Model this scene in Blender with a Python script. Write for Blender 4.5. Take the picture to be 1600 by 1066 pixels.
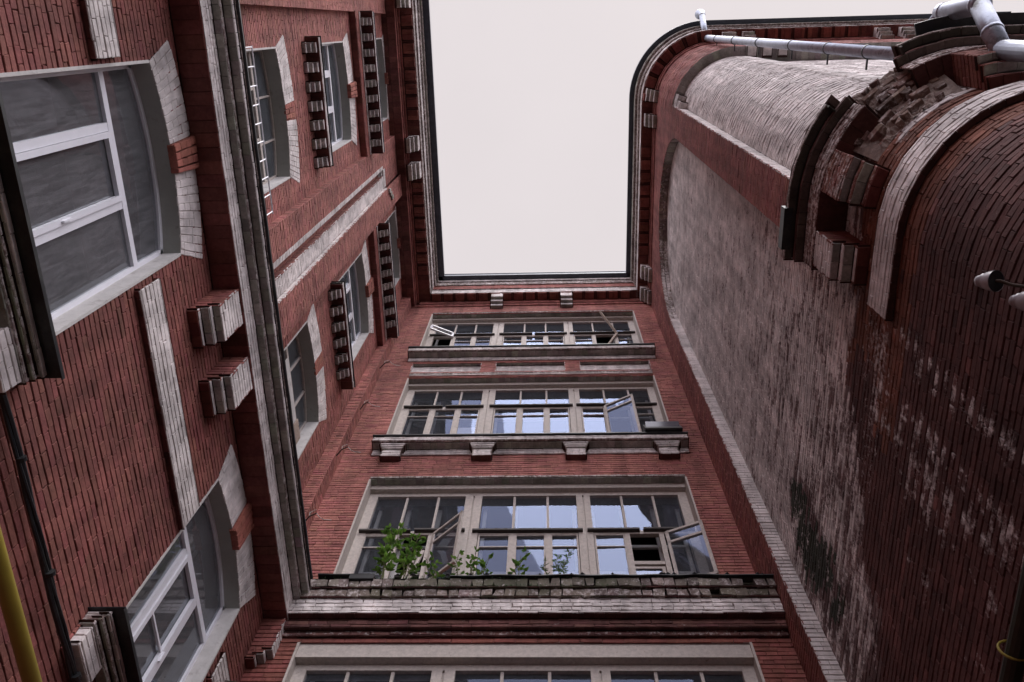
import bpy, math, random
import numpy as np
from mathutils import Matrix, Vector, noise as mnoise

for o in list(bpy.data.objects):
    bpy.data.objects.remove(o)
S = bpy.context.scene
EYE = 1.6                      # eye height; all sizes below are measured from the eye
rng = np.random.default_rng(7)
random.seed(7)

# ------------------------------------------------------------------ camera
cd = bpy.data.cameras.new('camera'); cam = bpy.data.objects.new('camera', cd)
S.collection.objects.link(cam); S.camera = cam
cd.sensor_width = 36; cd.lens = 36*1340/1600; cd.clip_start = .05; cd.clip_end = 2000
R = Matrix(((0.99908534, 0.01426388, 0.04031166),
            (0.02733400, -0.93800473, -0.34554302),
            (0.03288375, 0.34632884, -0.93753666)))
# rows are the world axes seen from the camera, so R carries camera vectors to the world
cam.matrix_world = Matrix.Translation((0, 0, EYE)) @ R.to_4x4()

# ------------------------------------------------------------------ world, sun, exposure
w = bpy.data.worlds.new("World"); S.world = w; w.use_nodes = True
nt = w.node_tree; nt.nodes.clear()
def N(t, tree=None, **k):
    n = (tree or nt).nodes.new(t)
    for a, b in k.items(): setattr(n, a, b)
    return n
sky = N('ShaderNodeTexSky'); sky.sky_type = 'NISHITA'; sky.sun_disc = False
SUN_EL, SUN_AZ = math.radians(62), math.radians(150)
sky.sun_elevation = SUN_EL; sky.sun_rotation = SUN_AZ; sky.dust_density = 3
tc = N('ShaderNodeTexCoord'); sx = N('ShaderNodeSeparateXYZ')
mp = N('ShaderNodeMapRange'); mp.inputs['From Min'].default_value = -.45; mp.inputs['From Max'].default_value = -.05
ns = N('ShaderNodeTexNoise'); ns.inputs['Scale'].default_value = 3.2; ns.inputs['Detail'].default_value = 5
nr = N('ShaderNodeMapRange'); nr.inputs['To Min'].default_value = .93; nr.inputs['To Max'].default_value = 1.07
cl = N('ShaderNodeMix', data_type='RGBA'); mul = N('ShaderNodeVectorMath', operation='SCALE')
cl.inputs[6].default_value = (25, 24, 27, 1)      # brighter, bluer sky added on the unseen open side to light the walls
cl.inputs[7].default_value = (6.7, 6.15, 6.2, 1)    # pale overcast
mx = N('ShaderNodeMix', data_type='RGBA'); mx.inputs[0].default_value = .93
bg = N('ShaderNodeBackground'); bg.inputs['Strength'].default_value = .1
wo = N('ShaderNodeOutputWorld'); L = nt.links.new
L(tc.outputs['Generated'], sx.inputs[0]); L(sx.outputs[1], mp.inputs['Value']); L(mp.outputs[0], cl.inputs[0])
L(tc.outputs['Generated'], ns.inputs['Vector']); L(ns.outputs[0], nr.inputs['Value'])
L(cl.outputs[2], mul.inputs[0]); L(nr.outputs[0], mul.inputs['Scale'])
L(sky.outputs[0], mx.inputs[6]); L(mul.outputs[0], mx.inputs[7]); L(mx.outputs[2], bg.inputs[0]); L(bg.outputs[0], wo.inputs[0])
sd = bpy.data.lights.new('sun', 'SUN'); sd.energy = 1.5; sd.angle = math.radians(35); sd.color = (1, .96, .92)
sun = bpy.data.objects.new('sun', sd); S.collection.objects.link(sun)
sdir = Vector((math.sin(SUN_AZ)*math.cos(SUN_EL), math.cos(SUN_AZ)*math.cos(SUN_EL), math.sin(SUN_EL)))
sun.rotation_euler = sdir.to_track_quat('Z', 'Y').to_euler()
S.view_settings.view_transform = 'Standard'; S.view_settings.look = 'None'
S.view_settings.exposure = .30; S.view_settings.gamma = 1
S.render.engine = 'CYCLES'; S.cycles.max_bounces = 8; S.cycles.diffuse_bounces = 5
S.cycles.transparent_max_bounces = 12; S.cycles.sample_clamp_indirect = 4

# ------------------------------------------------------------------ materials
def mat(name, col, rough=.8, metal=0, var=.15, scale=8, bump=0, bscale=60, dirt=None, dirtscale=5, dirtamt=.45, attr=False, spec=.4):
    m = bpy.data.materials.new(name); m.use_nodes = True; t = m.node_tree; l = t.links.new
    b = t.nodes['Principled BSDF']; b.inputs['Roughness'].default_value = rough; b.inputs['Metallic'].default_value = metal
    b.inputs['Specular IOR Level'].default_value = spec
    co = N('ShaderNodeTexCoord', t)
    n1 = N('ShaderNodeTexNoise', t); n1.inputs['Scale'].default_value = scale; n1.inputs['Detail'].default_value = 6; n1.inputs['Roughness'].default_value = .65
    l(co.outputs['Object'], n1.inputs['Vector'])
    r1 = N('ShaderNodeMapRange', t); r1.inputs['From Min'].default_value = .25; r1.inputs['From Max'].default_value = .75
    r1.inputs['To Min'].default_value = 1-var; r1.inputs['To Max'].default_value = 1+var
    l(n1.outputs[0], r1.inputs['Value'])
    sc = N('ShaderNodeVectorMath', t, operation='SCALE'); l(r1.outputs[0], sc.inputs['Scale'])
    if attr:
        at = N('ShaderNodeAttribute', t); at.attribute_name = 'Col'; l(at.outputs['Color'], sc.inputs[0])
    else: sc.inputs[0].default_value = col
    out = sc.outputs[0]
    if attr:                                            # flaking whitewash over the brick
        n3 = N('ShaderNodeTexNoise', t); n3.inputs['Scale'].default_value = 17; n3.inputs['Detail'].default_value = 9; n3.inputs['Roughness'].default_value = .72
        l(co.outputs['Object'], n3.inputs['Vector'])
        rr = N('ShaderNodeMapRange', t); rr.inputs['From Min'].default_value = .22; rr.inputs['From Max'].default_value = .78
        l(n3.outputs[0], rr.inputs['Value'])
        sb = N('ShaderNodeMath', t, operation='SUBTRACT'); l(at.outputs['Alpha'], sb.inputs[0]); l(rr.outputs[0], sb.inputs[1])
        sm = N('ShaderNodeMapRange', t); sm.inputs['From Min'].default_value = -.16; sm.inputs['From Max'].default_value = .16
        l(sb.outputs[0], sm.inputs['Value'])
        nw = N('ShaderNodeTexNoise', t); nw.inputs['Scale'].default_value = 5; nw.inputs['Detail'].default_value = 8
        l(co.outputs['Object'], nw.inputs['Vector'])
        cw = N('ShaderNodeValToRGB', t); cw.color_ramp.elements[0].position = .3; cw.color_ramp.elements[1].position = .6
        cw.color_ramp.elements[0].color = (.50, .45, .43, 1); cw.color_ramp.elements[1].color = (.74, .68, .655, 1)
        l(nw.outputs[0], cw.inputs[0])
        wm = N('ShaderNodeMix', t, data_type='RGBA'); l(sm.outputs[0], wm.inputs[0]); l(out, wm.inputs[6]); l(cw.outputs[0], wm.inputs[7])
        out = wm.outputs[2]
        # soot and grime patches
        ng = N('ShaderNodeTexNoise', t); ng.inputs['Scale'].default_value = 1.3; ng.inputs['Detail'].default_value = 9; ng.inputs['Roughness'].default_value = .7
        l(co.outputs['Object'], ng.inputs['Vector'])
        gr = N('ShaderNodeMapRange', t); gr.inputs['From Min'].default_value = .32; gr.inputs['From Max'].default_value = .72
        gr.inputs['To Min'].default_value = 1.22; gr.inputs['To Max'].default_value = .60
        l(ng.outputs[0], gr.inputs['Value'])
        s2 = N('ShaderNodeVectorMath', t, operation='SCALE'); l(out, s2.inputs[0]); l(gr.outputs[0], s2.inputs['Scale']); out = s2.outputs[0]
        # rain run-off: faint drips of dirt drawn out down the wall
        mr = N('ShaderNodeMapping', t); mr.inputs['Scale'].default_value = (5, 5, .45); l(co.outputs['Object'], mr.inputs[0])
        nv_ = N('ShaderNodeTexNoise', t); nv_.inputs['Scale'].default_value = 1; nv_.inputs['Detail'].default_value = 6; nv_.inputs['Roughness'].default_value = .6; l(mr.outputs[0], nv_.inputs['Vector'])
        vr = N('ShaderNodeMapRange', t); vr.inputs['From Min'].default_value = .38; vr.inputs['From Max'].default_value = .66
        vr.inputs['To Min'].default_value = 1.07; vr.inputs['To Max'].default_value = .74; l(nv_.outputs[0], vr.inputs['Value'])
        s3 = N('ShaderNodeVectorMath', t, operation='SCALE'); l(out, s3.inputs[0]); l(vr.outputs[0], s3.inputs['Scale']); out = s3.outputs[0]
    if dirt:
        n2 = N('ShaderNodeTexNoise', t); n2.inputs['Scale'].default_value = dirtscale; n2.inputs['Detail'].default_value = 9; n2.inputs['Roughness'].default_value = .75
        l(co.outputs['Object'], n2.inputs['Vector'])
        r2 = N('ShaderNodeMapRange', t); r2.inputs['From Min'].default_value = 1-dirtamt; r2.inputs['From Max'].default_value = 1.12-dirtamt
        l(n2.outputs[0], r2.inputs['Value'])
        m2 = N('ShaderNodeMix', t, data_type='RGBA'); l(r2.outputs[0], m2.inputs[0]); l(out, m2.inputs[6]); m2.inputs[7].default_value = (*dirt, 1)
        out = m2.outputs[2]
    l(out, b.inputs['Base Color'])
    if bump:
        nb = N('ShaderNodeTexNoise', t); nb.inputs['Scale'].default_value = bscale; nb.inputs['Detail'].default_value = 6; nb.inputs['Roughness'].default_value = .7
        l(co.outputs['Object'], nb.inputs['Vector'])
        bp = N('ShaderNodeBump', t); bp.inputs['Strength'].default_value = bump; bp.inputs['Distance'].default_value = .006
        l(nb.outputs[0], bp.inputs['Height']); l(bp.outputs[0], b.inputs['Normal'])
    return m
BR = mat('masonry', None, rough=.88, var=.22, scale=26, bump=.9, bscale=55, attr=True, spec=.3)
PLAST = mat('shaded_plaster', (.33, .33, .30), rough=.85, var=.12, scale=3, bump=.4, bscale=25, dirt=(.22, .21, .18), dirtamt=.42)
JAMB = mat('jamb_render', (.50, .48, .46), rough=.85, var=.15, scale=6, bump=.6, bscale=20, dirt=(.30, .27, .25), dirtamt=.45)
OLDW = mat('old_painted_wood', (.44, .39, .35), rough=.7, var=.22, scale=22, bump=.8, bscale=80, dirt=(.20, .14, .11), dirtscale=14, dirtamt=.40)
OLDW2 = mat('weathered_board', (.33, .26, .21), rough=.8, var=.25, scale=14, bump=.8, bscale=80, dirt=(.12, .07, .05), dirtscale=9, dirtamt=.42)
DARKW = mat('rotten_ledge', (.045, .036, .032), rough=.7, var=.3, scale=14, bump=.5, dirt=(.12, .10, .09), dirtscale=10, dirtamt=.35)
PVC = mat('white_plastic', (.72, .72, .76), rough=.35, var=.05, dirt=(.5, .48, .47), dirtamt=.32)
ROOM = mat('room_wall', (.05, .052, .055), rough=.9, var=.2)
CURT = mat('curtain', (.5, .48, .47), rough=.9, var=.1)
BLACK = mat('black_metal', (.012, .013, .015), rough=.45, var=.3, dirt=(.03, .032, .03), dirtamt=.5)
GUT = mat('gutter_metal', (.06, .07, .088), rough=.45, metal=.3, var=.3)
ZINC = mat('galvanised', (.36, .39, .45), rough=.48, metal=.75, var=.22, scale=7, bump=.35, bscale=9, dirt=(.20, .20, .21), dirtamt=.46)
YEL = mat('yellow_paint', (.27, .21, .03), rough=.45, var=.12, dirt=(.2, .13, .03), dirtamt=.38)
PORC = mat('porcelain', (.30, .28, .29), rough=.25, var=.08, dirt=(.35, .3, .28), dirtamt=.36)
IRON = mat('rusty_iron', (.05, .03, .02), rough=.8, var=.3)
PIPEG = mat('dark_green_paint', (.018, .022, .012), rough=.5, var=.4, bump=.4)
ASPH = mat('asphalt', (.05, .05, .052), rough=.95, var=.25, scale=30, bump=.6)
ROOFM = mat('roof_sheet', (.08, .08, .085), rough=.6, metal=.3)
PLAINR = mat('plain_brick', (.20, .062, .052), rough=.9, var=.25, scale=4, bump=.5, bscale=12)
WIREW = mat('pale_wire', (.45, .42, .38), rough=.6)
BARK = mat('stem', (.10, .11, .04), rough=.8)
RUB = mat('rubble', (.22, .17, .145), rough=.95, var=.45, scale=15, bump=1, bscale=30, dirt=(.34, .29, .26), dirtscale=11, dirtamt=.5)
def leafmat(name, c1, c2):
    m = bpy.data.materials.new(name); m.use_nodes = True; t = m.node_tree; l = t.links.new
    b = t.nodes['Principled BSDF']; b.inputs['Roughness'].default_value = .5
    co = N('ShaderNodeTexCoord', t); n = N('ShaderNodeTexNoise', t); n.inputs['Scale'].default_value = 7
    l(co.outputs['Object'], n.inputs['Vector']); r = N('ShaderNodeValToRGB', t)
    r.color_ramp.elements[0].position = .4; r.color_ramp.elements[1].position = .6
    r.color_ramp.elements[0].color = (*c1, 1); r.color_ramp.elements[1].color = (*c2, 1)
    l(n.outputs[0], r.inputs[0]); l(r.outputs[0], b.inputs['Base Color'])
    tr = N('ShaderNodeBsdfTranslucent', t); l(r.outputs[0], tr.inputs[0])
    ms = N('ShaderNodeMixShader', t); ms.inputs[0].default_value = .5
    l(b.outputs[0], ms.inputs[1]); l(tr.outputs[0], ms.inputs[2]); l(ms.outputs[0], t.nodes['Material Output'].inputs[0])
    return m
LEAF = leafmat('leaf', (.065, .15, .025), (.16, .30, .05))
LEAFD = leafmat('leaf_dark', (.05, .10, .04), (.09, .17, .06))
def glass(name, refl, tint, dust_haze, dcol=(.3, .3, .31), rough=.02, streak=False, bump=.05):
    m = bpy.data.materials.new(name); m.use_nodes = True; t = m.node_tree; l = t.links.new; t.nodes.clear()
    o = N('ShaderNodeOutputMaterial', t); g = N('ShaderNodeBsdfGlossy', t); g.inputs['Roughness'].default_value = rough; g.inputs['Color'].default_value = (*tint, 1)
    tr = N('ShaderNodeBsdfTransparent', t); tr.inputs[0].default_value = (.75, .78, .8, 1)
    d = N('ShaderNodeBsdfDiffuse', t); d.inputs[0].default_value = (*dcol, 1)
    co = N('ShaderNodeTexCoord', t); mpn = N('ShaderNodeMapping', t); n = N('ShaderNodeTexNoise', t)
    if streak: mpn.inputs['Scale'].default_value = (1, 4.5, .55)
    n.inputs['Scale'].default_value = 5; n.inputs['Detail'].default_value = 5; n.inputs['Roughness'].default_value = .55; n.inputs['Distortion'].default_value = .8
    l(co.outputs['Object'], mpn.inputs[0]); l(mpn.outputs[0], n.inputs['Vector'])
    r = N('ShaderNodeMapRange', t); r.inputs['From Min'].default_value = .35; r.inputs['From Max'].default_value = .75
    r.inputs['To Min'].default_value = dust_haze*.8; r.inputs['To Max'].default_value = min(1, dust_haze*1.5); l(n.outputs[0], r.inputs['Value'])
    m1 = N('ShaderNodeMixShader', t); l(r.outputs[0], m1.inputs[0]); l(tr.outputs[0], m1.inputs[1]); l(d.outputs[0], m1.inputs[2])
    fr = N('ShaderNodeFresnel', t); fr.inputs['IOR'].default_value = refl
    m2 = N('ShaderNodeMixShader', t); l(fr.outputs[0], m2.inputs[0]); l(m1.outputs[0], m2.inputs[1]); l(g.outputs[0], m2.inputs[2])
    n2 = N('ShaderNodeTexNoise', t); n2.inputs['Scale'].default_value = 1.7; l(co.outputs['Object'], n2.inputs['Vector'])
    bp = N('ShaderNodeBump', t); bp.inputs['Strength'].default_value = bump; bp.inputs['Distance'].default_value = .03; l(n2.outputs[0], bp.inputs['Height']); l(bp.outputs[0], g.inputs['Normal'])
    l(m2.outputs[0], o.inputs[0]); return m
GL = glass('old_glass', 1.55, (.43, .51, .76), .13, dcol=(.26, .28, .31), bump=.03)  # besides dust, a pale haze put in to brighten the dark panes
GLM = glass('dusty_glass', 1.6, (.8, .86, .95), .38, dcol=(.25, .25, .26), streak=True, bump=.03)
GLU = glass('upper_glass', 1.7, (.8, .87, .96), .30, dcol=(.25, .27, .29))

# ------------------------------------------------------------------ mesh helpers
COLL = S.collection
class MB:
    def __init__(s): s.v = []; s.f = []; s.c = []; s.n = 0
    def add(s, v, f, c=None):
        v = np.asarray(v, float).reshape(-1, 3); s.v.append(v)
        s.f += [tuple(int(i)+s.n for i in q) for q in f]
        if c is None: c = np.tile((.3, .3, .3, 0.), (len(v), 1))
        c = np.asarray(c, float)
        if c.ndim == 1: c = np.tile(c, (len(v), 1))
        s.c.append(c); s.n += len(v)
    def quad(s, a, b, c, d, col=None): s.add([a, b, c, d], [(0, 1, 2, 3)], col)
    def box(s, x0, x1, y0, y1, z0, z1, col=None):
        v = [(x, y, z) for x in (x0, x1) for y in (y0, y1) for z in (z0, z1)]
        s.add(v, [(0, 1, 3, 2), (4, 6, 7, 5), (0, 4, 5, 1), (2, 3, 7, 6), (0, 2, 6, 4), (1, 5, 7, 3)], col)
    def bar(s, p, q, w, h, up=(0, 0, 1), col=None):
        p = Vector(p); q = Vector(q); d = (q-p).normalized(); u = Vector(up)
        if abs(d.dot(u)) > .95: u = Vector((0, 1, 0))
        a = d.cross(u).normalized()*w/2; b = a.cross(d).normalized()*h/2
        v = [r+i*a+j*b for r in (p, q) for i, j in ((-1, -1), (1, -1), (1, 1), (-1, 1))]
        s.add([tuple(x) for x in v], [(0, 1, 2, 3), (7, 6, 5, 4), (0, 4, 5, 1), (1, 5, 6, 2), (2, 6, 7, 3), (3, 7, 4, 0)], col)
    def tube(s, pts, r, n=8, cap=True, col=None):
        pts = [Vector(p) for p in pts]; k = len(pts); rr = r if hasattr(r, '__len__') else [r]*k
        V = []; a = None
        for i, p in enumerate(pts):
            d = (pts[min(i+1, k-1)]-pts[max(i-1, 0)]).normalized()
            if a is None: a = d.orthogonal().normalized()
            a = (a-d*a.dot(d)).normalized(); b = d.cross(a)
            for j in range(n):
                t = 2*math.pi*j/n; V.append(tuple(p+(a*math.cos(t)+b*math.sin(t))*rr[i]))
        F = [(i*n+j, i*n+(j+1) % n, (i+1)*n+(j+1) % n, (i+1)*n+j) for i in range(k-1) for j in range(n)]
        if cap: F += [tuple(range(n))[::-1], tuple((k-1)*n+j for j in range(n))]
        s.add(V, F, col)
    def obj(s, name, m, parent=None, smooth=False):
        me = bpy.data.meshes.new(name)
        v = np.concatenate(s.v) + np.array((0, 0, EYE))
        me.from_pydata(v.tolist(), [], s.f); me.update()
        a = me.color_attributes.new('Col', 'FLOAT_COLOR', 'POINT'); a.data.foreach_set('color', np.concatenate(s.c).ravel())
        me.materials.append(m)
        if smooth: me.polygons.foreach_set('use_smooth', [True]*len(me.polygons))
        o = bpy.data.objects.new(name, me); COLL.objects.link(o)
        if parent: o.parent = parent
        return o
def thing(name, label, cat, loc=(0, 0, 0), group=None):
    o = bpy.data.objects.new(name, None); COLL.objects.link(o); o.location = loc; tag(o, label, cat, group); return o
def tag(o, label=None, cat=None, group=None, kind=None):
    if label: o['label'] = label
    if cat: o['category'] = cat
    if group: o['group'] = group
    if kind: o['kind'] = kind
    return o
def under(o, root):                       # parent while keeping the place
    o.parent = root; o.matrix_parent_inverse = Matrix.Translation(root.location).inverted(); return o

# --- colours of the masonry (rgb, and how much whitewash clings to it)
RED = (.285, .100, .083, 0.); REDW = (.335, .130, .108, 0.); DRK = (.105, .045, .040, 0.)
WHT = (.28, .18, .155, .90); WHS = (.25, .145, .12, .74); GRN = (.34, .325, .29, .15); OLD = (.22, .165, .145, .42)
def cfn(base, var=.13):
    var = max(var, .095)
    base = np.array(base)
    def f(u, v):
        k = 1+rng.normal(0, var, len(u)); c = np.tile(base, (len(u), 1)); c[:, :3] *= np.clip(k, .55, 1.5)[:, None]
        c[:, 1] *= 1+rng.normal(0, .05, len(u)); return c
    return f
def brickwork(mb, M, u0, u1, v0, v1, col=RED, rag=0, drop=0, cut=None, wash=None, bw=.55, wr=.0, LB=.262, H=.0735, jo=.012, dep=.017, jit=.0022, back=True, rows_from=0., bond='mix', mort=.58, du=.3):
    cf = col if callable(col) else cfn(col)
    US = []; BK = []
    k0 = math.floor((v0-rows_from)/H+1e-6); k = k0
    while rows_from+k*H < v1-1e-6:
        a = max(v0, rows_from+k*H); b = min(v1, rows_from+(k+1)*H)
        if b-a > .012:
            vm = (a+b)/2; iv = [(u0, u1)]
            for (c0, c1) in (cut(vm) if cut else ()):
                niv = []
                for (p, q) in iv:
                    if c1 <= p or c0 >= q: niv.append((p, q)); continue
                    if c0 > p+.01: niv.append((p, c0))
                    if c1 < q-.01: niv.append((c1, q))
                iv = niv
            hdr = (k % 2 == 0) and bond == 'mix'
            if bond == 'head': hdr = True
            st = LB/2 if hdr else LB
            off = (LB/4 if k % 2 else 0)+(.04*math.sin(k*1.7))
            for (p, q) in iv:
                g = p; first = math.ceil((p-off)/st+.12)
                edges = [p]
                x = off+first*st
                while x < q-.045:
                    if x > p+.045: edges.append(x+rng.uniform(-.008, .008))
                    x += st
                edges.append(q)
                for i in range(len(edges)-1): US.append((edges[i], edges[i+1], a, b, i == 0, i == len(edges)-2))
                n = max(1, int((q-p)/du)); 
                for i in range(n): BK.append((p+(q-p)*i/n, p+(q-p)*(i+1)/n, a, b))
        k += 1
    if not US: return
    A = np.array(US, float)
    if drop: A = A[rng.random(len(A)) > drop]
    n = len(A)
    ju = jo*.14; jv = jo/2
    U0 = A[:, 0]+ju*(1-A[:, 4]); U1 = A[:, 1]-ju*(1-A[:, 5]); V0 = A[:, 2]+jv; V1 = A[:, 3]-jv
    row = np.floor((A[:, 2]-rows_from)/H+.01)
    ch = .0035; d0 = rng.normal(0, .0016, n)+(rng.uniform(-rag, rag, n) if rag else 0)
    U = np.zeros((n, 12)); V = np.zeros((n, 12)); D = np.zeros((n, 12))
    cu = [U0, U1, U1, U0]; cv = [V0, V0, V1, V1]; su = [1, -1, -1, 1]; sv = [1, 1, -1, -1]
    for i in range(4):
        j1 = rng.normal(0, jit, n); j2 = rng.normal(0, jit*.8, n)
        U[:, i] = cu[i]+su[i]*ch+j1; V[:, i] = cv[i]+sv[i]*ch+j2; D[:, i] = d0+rng.normal(0, .0008, n)
        U[:, 4+i] = cu[i]+j1; V[:, 4+i] = cv[i]+j2; D[:, 4+i] = d0-ch*1.3
        U[:, 8+i] = cu[i]+j1; V[:, 8+i] = cv[i]+j2; D[:, 8+i] = -dep
    wb = .0022*np.sin(U*2.3+(row*2.7)[:, None])+.0014*np.sin(U*8.1+(row*5.3)[:, None])
    if LB > .15: V = V+wb
    P = M(U.ravel(), V.ravel(), D.ravel()); C = cf((A[:, 0]+A[:, 1])/2, (A[:, 2]+A[:, 3])/2)
    C = np.repeat(C, 12, axis=0)
    if wash is not None: C[:, 3] = np.clip(wash(U.ravel(), V.ravel())+np.repeat(rng.normal(0, wr, n), 12), 0, 1)
    base = np.arange(n)*12
    F = [(0, 1, 2, 3)]+[(4+i, 4+(i+1) % 4, (i+1) % 4, i) for i in range(4)]+[(8+i, 8+(i+1) % 4, 4+(i+1) % 4, 4+i) for i in range(4)]
    faces = (base[:, None, None]+np.array(F)[None]).reshape(-1, 4)
    mb.add(P, faces.tolist(), C)
    if back and BK:
        B = np.array(BK); m = len(B)
        u = np.stack([B[:, 0], B[:, 1], B[:, 1], B[:, 0]], 1).ravel(); v = np.stack([B[:, 2], B[:, 2], B[:, 3], B[:, 3]], 1).ravel()
        P = M(u, v, np.full(len(u), -dep+.004)); C = cf(u, v); C[:, :3] *= mort
        if wash is not None: C[:, 3] = wash(u, v)*.12
        else: C[:, 3] *= bw
        mb.add(P, (np.arange(m)[:, None]*4+np.arange(4)).tolist(), C)

# --- the paths that the walls follow: (run along the wall, distance out of it, height) -> point
def pL(u, o, z): return np.stack([-3.98+o+0*u, u+0*o, z+0*u], -1)
def pB(u, o, z): return np.stack([u+0*o, 7.3-o+0*u, z+0*u], -1)
RC, RY, RR = 4.25, 1.80, 1.18                    # centre and radius of the rounded corner
UA = RR*math.pi/2
def pR(u, o, z):
    u = np.asarray(u, float); o = o+0*u; z = z+0*u
    th = np.clip(u/RR, 0, math.pi/2); r = RR+o
    x = RC-r*np.cos(th)+np.clip(u-UA, 0, None); y = RY-r*np.sin(th)+np.clip(-u, 0, None)
    return np.stack([x, y, z], -1)
def pRU(u, o, z):
    u = np.asarray(u, float)+.15; o = o+0*u; z = z+0*u
    th = np.clip(u/RR, 0, math.pi/2); r = RR+o
    return np.stack([RC-r*np.cos(th)+np.clip(u-UA, 0, None), RY+.15-r*np.sin(th)+np.clip(-u, 0, None), z], -1)
def face(mb, P, u0, u1, off, z0, z1, **k): brickwork(mb, lambda u, v, d: P(u, off+d, v), u0, u1, z0, z1, **k)
def soffit(mb, P, u0, u1, o0, o1, z, LB=.135, **k):  # many callers pass darkened reds: shade of undersides put into the colour
    k.setdefault('bond', 'plain'); H = (o1-o0)/max(1, round((o1-o0)/.25))
    brickwork(mb, lambda u, v, d: P(u, v, z-d), u0, u1, o0, o1, LB=LB, H=H, rows_from=o0, **k)
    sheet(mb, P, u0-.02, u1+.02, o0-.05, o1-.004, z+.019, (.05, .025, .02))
def side(mb, P, u, sg, o0, o1, z0, z1, **k):     # sg=-1 looks towards smaller u
    brickwork(mb, lambda a, v, d: P(u+sg*d, a, v), o0, o1, z0, z1, LB=.25, **k)
def block(mb, P, u0, u1, o0, o1, z0, z1, col=RED, cf=None, cs=None, cside=None, bottom=True, top=False, sides=(-1, 1)):
    face(mb, P, u0, u1, o1, z0, z1, col=cf or col)
    if bottom: soffit(mb, P, u0, u1, o0, o1, z0, col=cs or col)
    if -1 in sides: side(mb, P, u0, -1, o0, o1, z0, z1, col=cside or col)
    if 1 in sides: side(mb, P, u1, 1, o0, o1, z0, z1, col=cside or col)
    if top: sheet(mb, P, u0, u1, o0, o1, z1, col)
def sheet(mb, P, u0, u1, o0, o1, z, col, n=None, z2=None):
    n = n or max(1, int(abs(u1-u0)/.25)); us = np.linspace(u0, u1, n+1); z2 = z if z2 is None else z2
    a = P(us, np.full(n+1, o0), np.full(n+1, z)); b = P(us, np.full(n+1, o1), np.full(n+1, z2))
    mb.add(np.concatenate([a, b]), [(i, i+1, n+2+i, n+1+i) for i in range(n)], (*col[:3], 0))
def plate(mb, P, u0, u1, o0, o1, z0, z1, n=None, col=None, wob=0):     # plain closed strip that follows the path
    n = n or max(1, int(abs(u1-u0)/.2)); us = np.linspace(u0, u1, n+1)
    wv = np.array([mnoise.noise(Vector((x*2.3, 5.1, 0)))*wob for x in us])
    R4 = [P(us, np.full(n+1, o), np.full(n+1, z)+wv) for o, z in ((o0, z0), (o1, z0), (o1, z1), (o0, z1))]
    F = []; m = n+1
    for i in range(n):
        for k in range(4): F.append((k*m+i, k*m+i+1, ((k+1) % 4)*m+i+1, ((k+1) % 4)*m+i))
    F += [(0, m, 2*m, 3*m), (3*m+n, 2*m+n, m+n, n)]
    mb.add(np.concatenate(R4), F, col)
def cornice(mb, P, u0, u1, prof, u0f=None, u1f=None, ends=(False, False), skip=None):
    # prof: list of (out, height, colour of the piece that ends here)
    for i in range(1, len(prof)):
        (a, za, _), (b, zb, c) = prof[i-1], prof[i]
        s0 = u0f(max(a, b)) if u0f else u0; s1 = u1f(max(a, b)) if u1f else u1
        spans = [(s0, s1)]
        if skip:
            g = skip(max(a, b))
            if g: spans = [(s0, g[0]), (g[1], s1)]
        for (p, q) in spans:
            if q-p < .02: continue
            if abs(za-zb) < 1e-6: soffit(mb, P, p, q, a, b, za, col=c)
            else: face(mb, P, p, q, a, za, zb, col=c)
        if abs(za-zb) > 1e-6:
            for e, (sg, uu) in enumerate(((-1, u0), (1, u1))):
                if ends[e]: side(mb, P, uu, sg, 0, a, za, zb, col=c)

# ================================================================== ground
g = MB(); g.box(-400, 400, -400, 400, -EYE-.3, -EYE); tag(g.obj('ground', ASPH), kind='structure')

# ================================================================== LEFT WING
LW = thing('brick_building', 'left red brick wing with arched windows, white painted voussoirs and toothed sills', 'building', (-4, 3, 0))
def part(mb, name, m, parent, **k):
    o = mb.obj(name, m, None, **k)
    if parent.type == 'EMPTY': return under(o, parent)
    o.parent = parent; return o
C1 = (.22, 2.14); C2 = (4.53, 6.38)             # the two window columns
AR, AT = 2.77, math.radians(20)                 # window arch radius and half angle
def archcut(c, zb, zs, sc=1., grow=.2):
    yc = sum(c)/2; a = (c[1]-c[0])/2
    rad = a/math.sin(AT); zc = zs-rad*math.cos(AT)
    def f(v):
        if v < zb or v > zc+rad+grow: return None
        if v <= zs: return (yc-a, yc+a)
        t = v-zc; lim = (rad+grow)*math.cos(AT)
        if t <= (rad+grow):
            h = math.sqrt(max(0, (rad+grow)**2-t*t)); h2 = t*math.tan(AT); return (yc-min(h, h2), yc+min(h, h2))
        return None
    return f
LWIN = []                                        # (col, sill height, spring height, out of the 3.98 plane, recess)
UP = [(C1, 11.0, 13.36, 0, .20, 'old'), (C2, 11.0, 13.36, 0, .20, 'old'),
      (C1, 15.25, 17.95, 0, .17, 'new'), (C2, 15.25, 17.95, 0, .17, 'new'),
      (C1, 19.9, 22.38, 0, .17, 'new'), (C2, 19.9, 22.38, 0, .17, 'new')]
A1 = (.22, 2.02); A2 = (4.53, 6.22)
LO = [(A1, 5.32, 8.08, .40, .17, 'new'), (A2, 5.42, 8.08, .40, .17, 'new')]
def cuts(lst):
    fs = [archcut(c[0], c[1], c[2]) for c in lst]
    return lambda v: [r for r in (f(v) for f in fs) if r]
wl = MB()
face(wl, pL, -.42, 7.02, 0, 9.2, 22.62, col=cfn(REDW, .075), cut=cuts(UP))
face(wl, pL, -1.6, 7.02, .40, 3.9, 8.74, col=cfn((.23, .080, .066, 0), .07), cut=cuts(LO), jit=.003)  # lower wall's brick darkened, the dimmer light down there put in its colour
wl.box(-4.3, -3.995, -12, -1.6, -EYE, 22.6, PLAINR.diffuse_color[:3] and (.2, .06, .05, 0))
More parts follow.
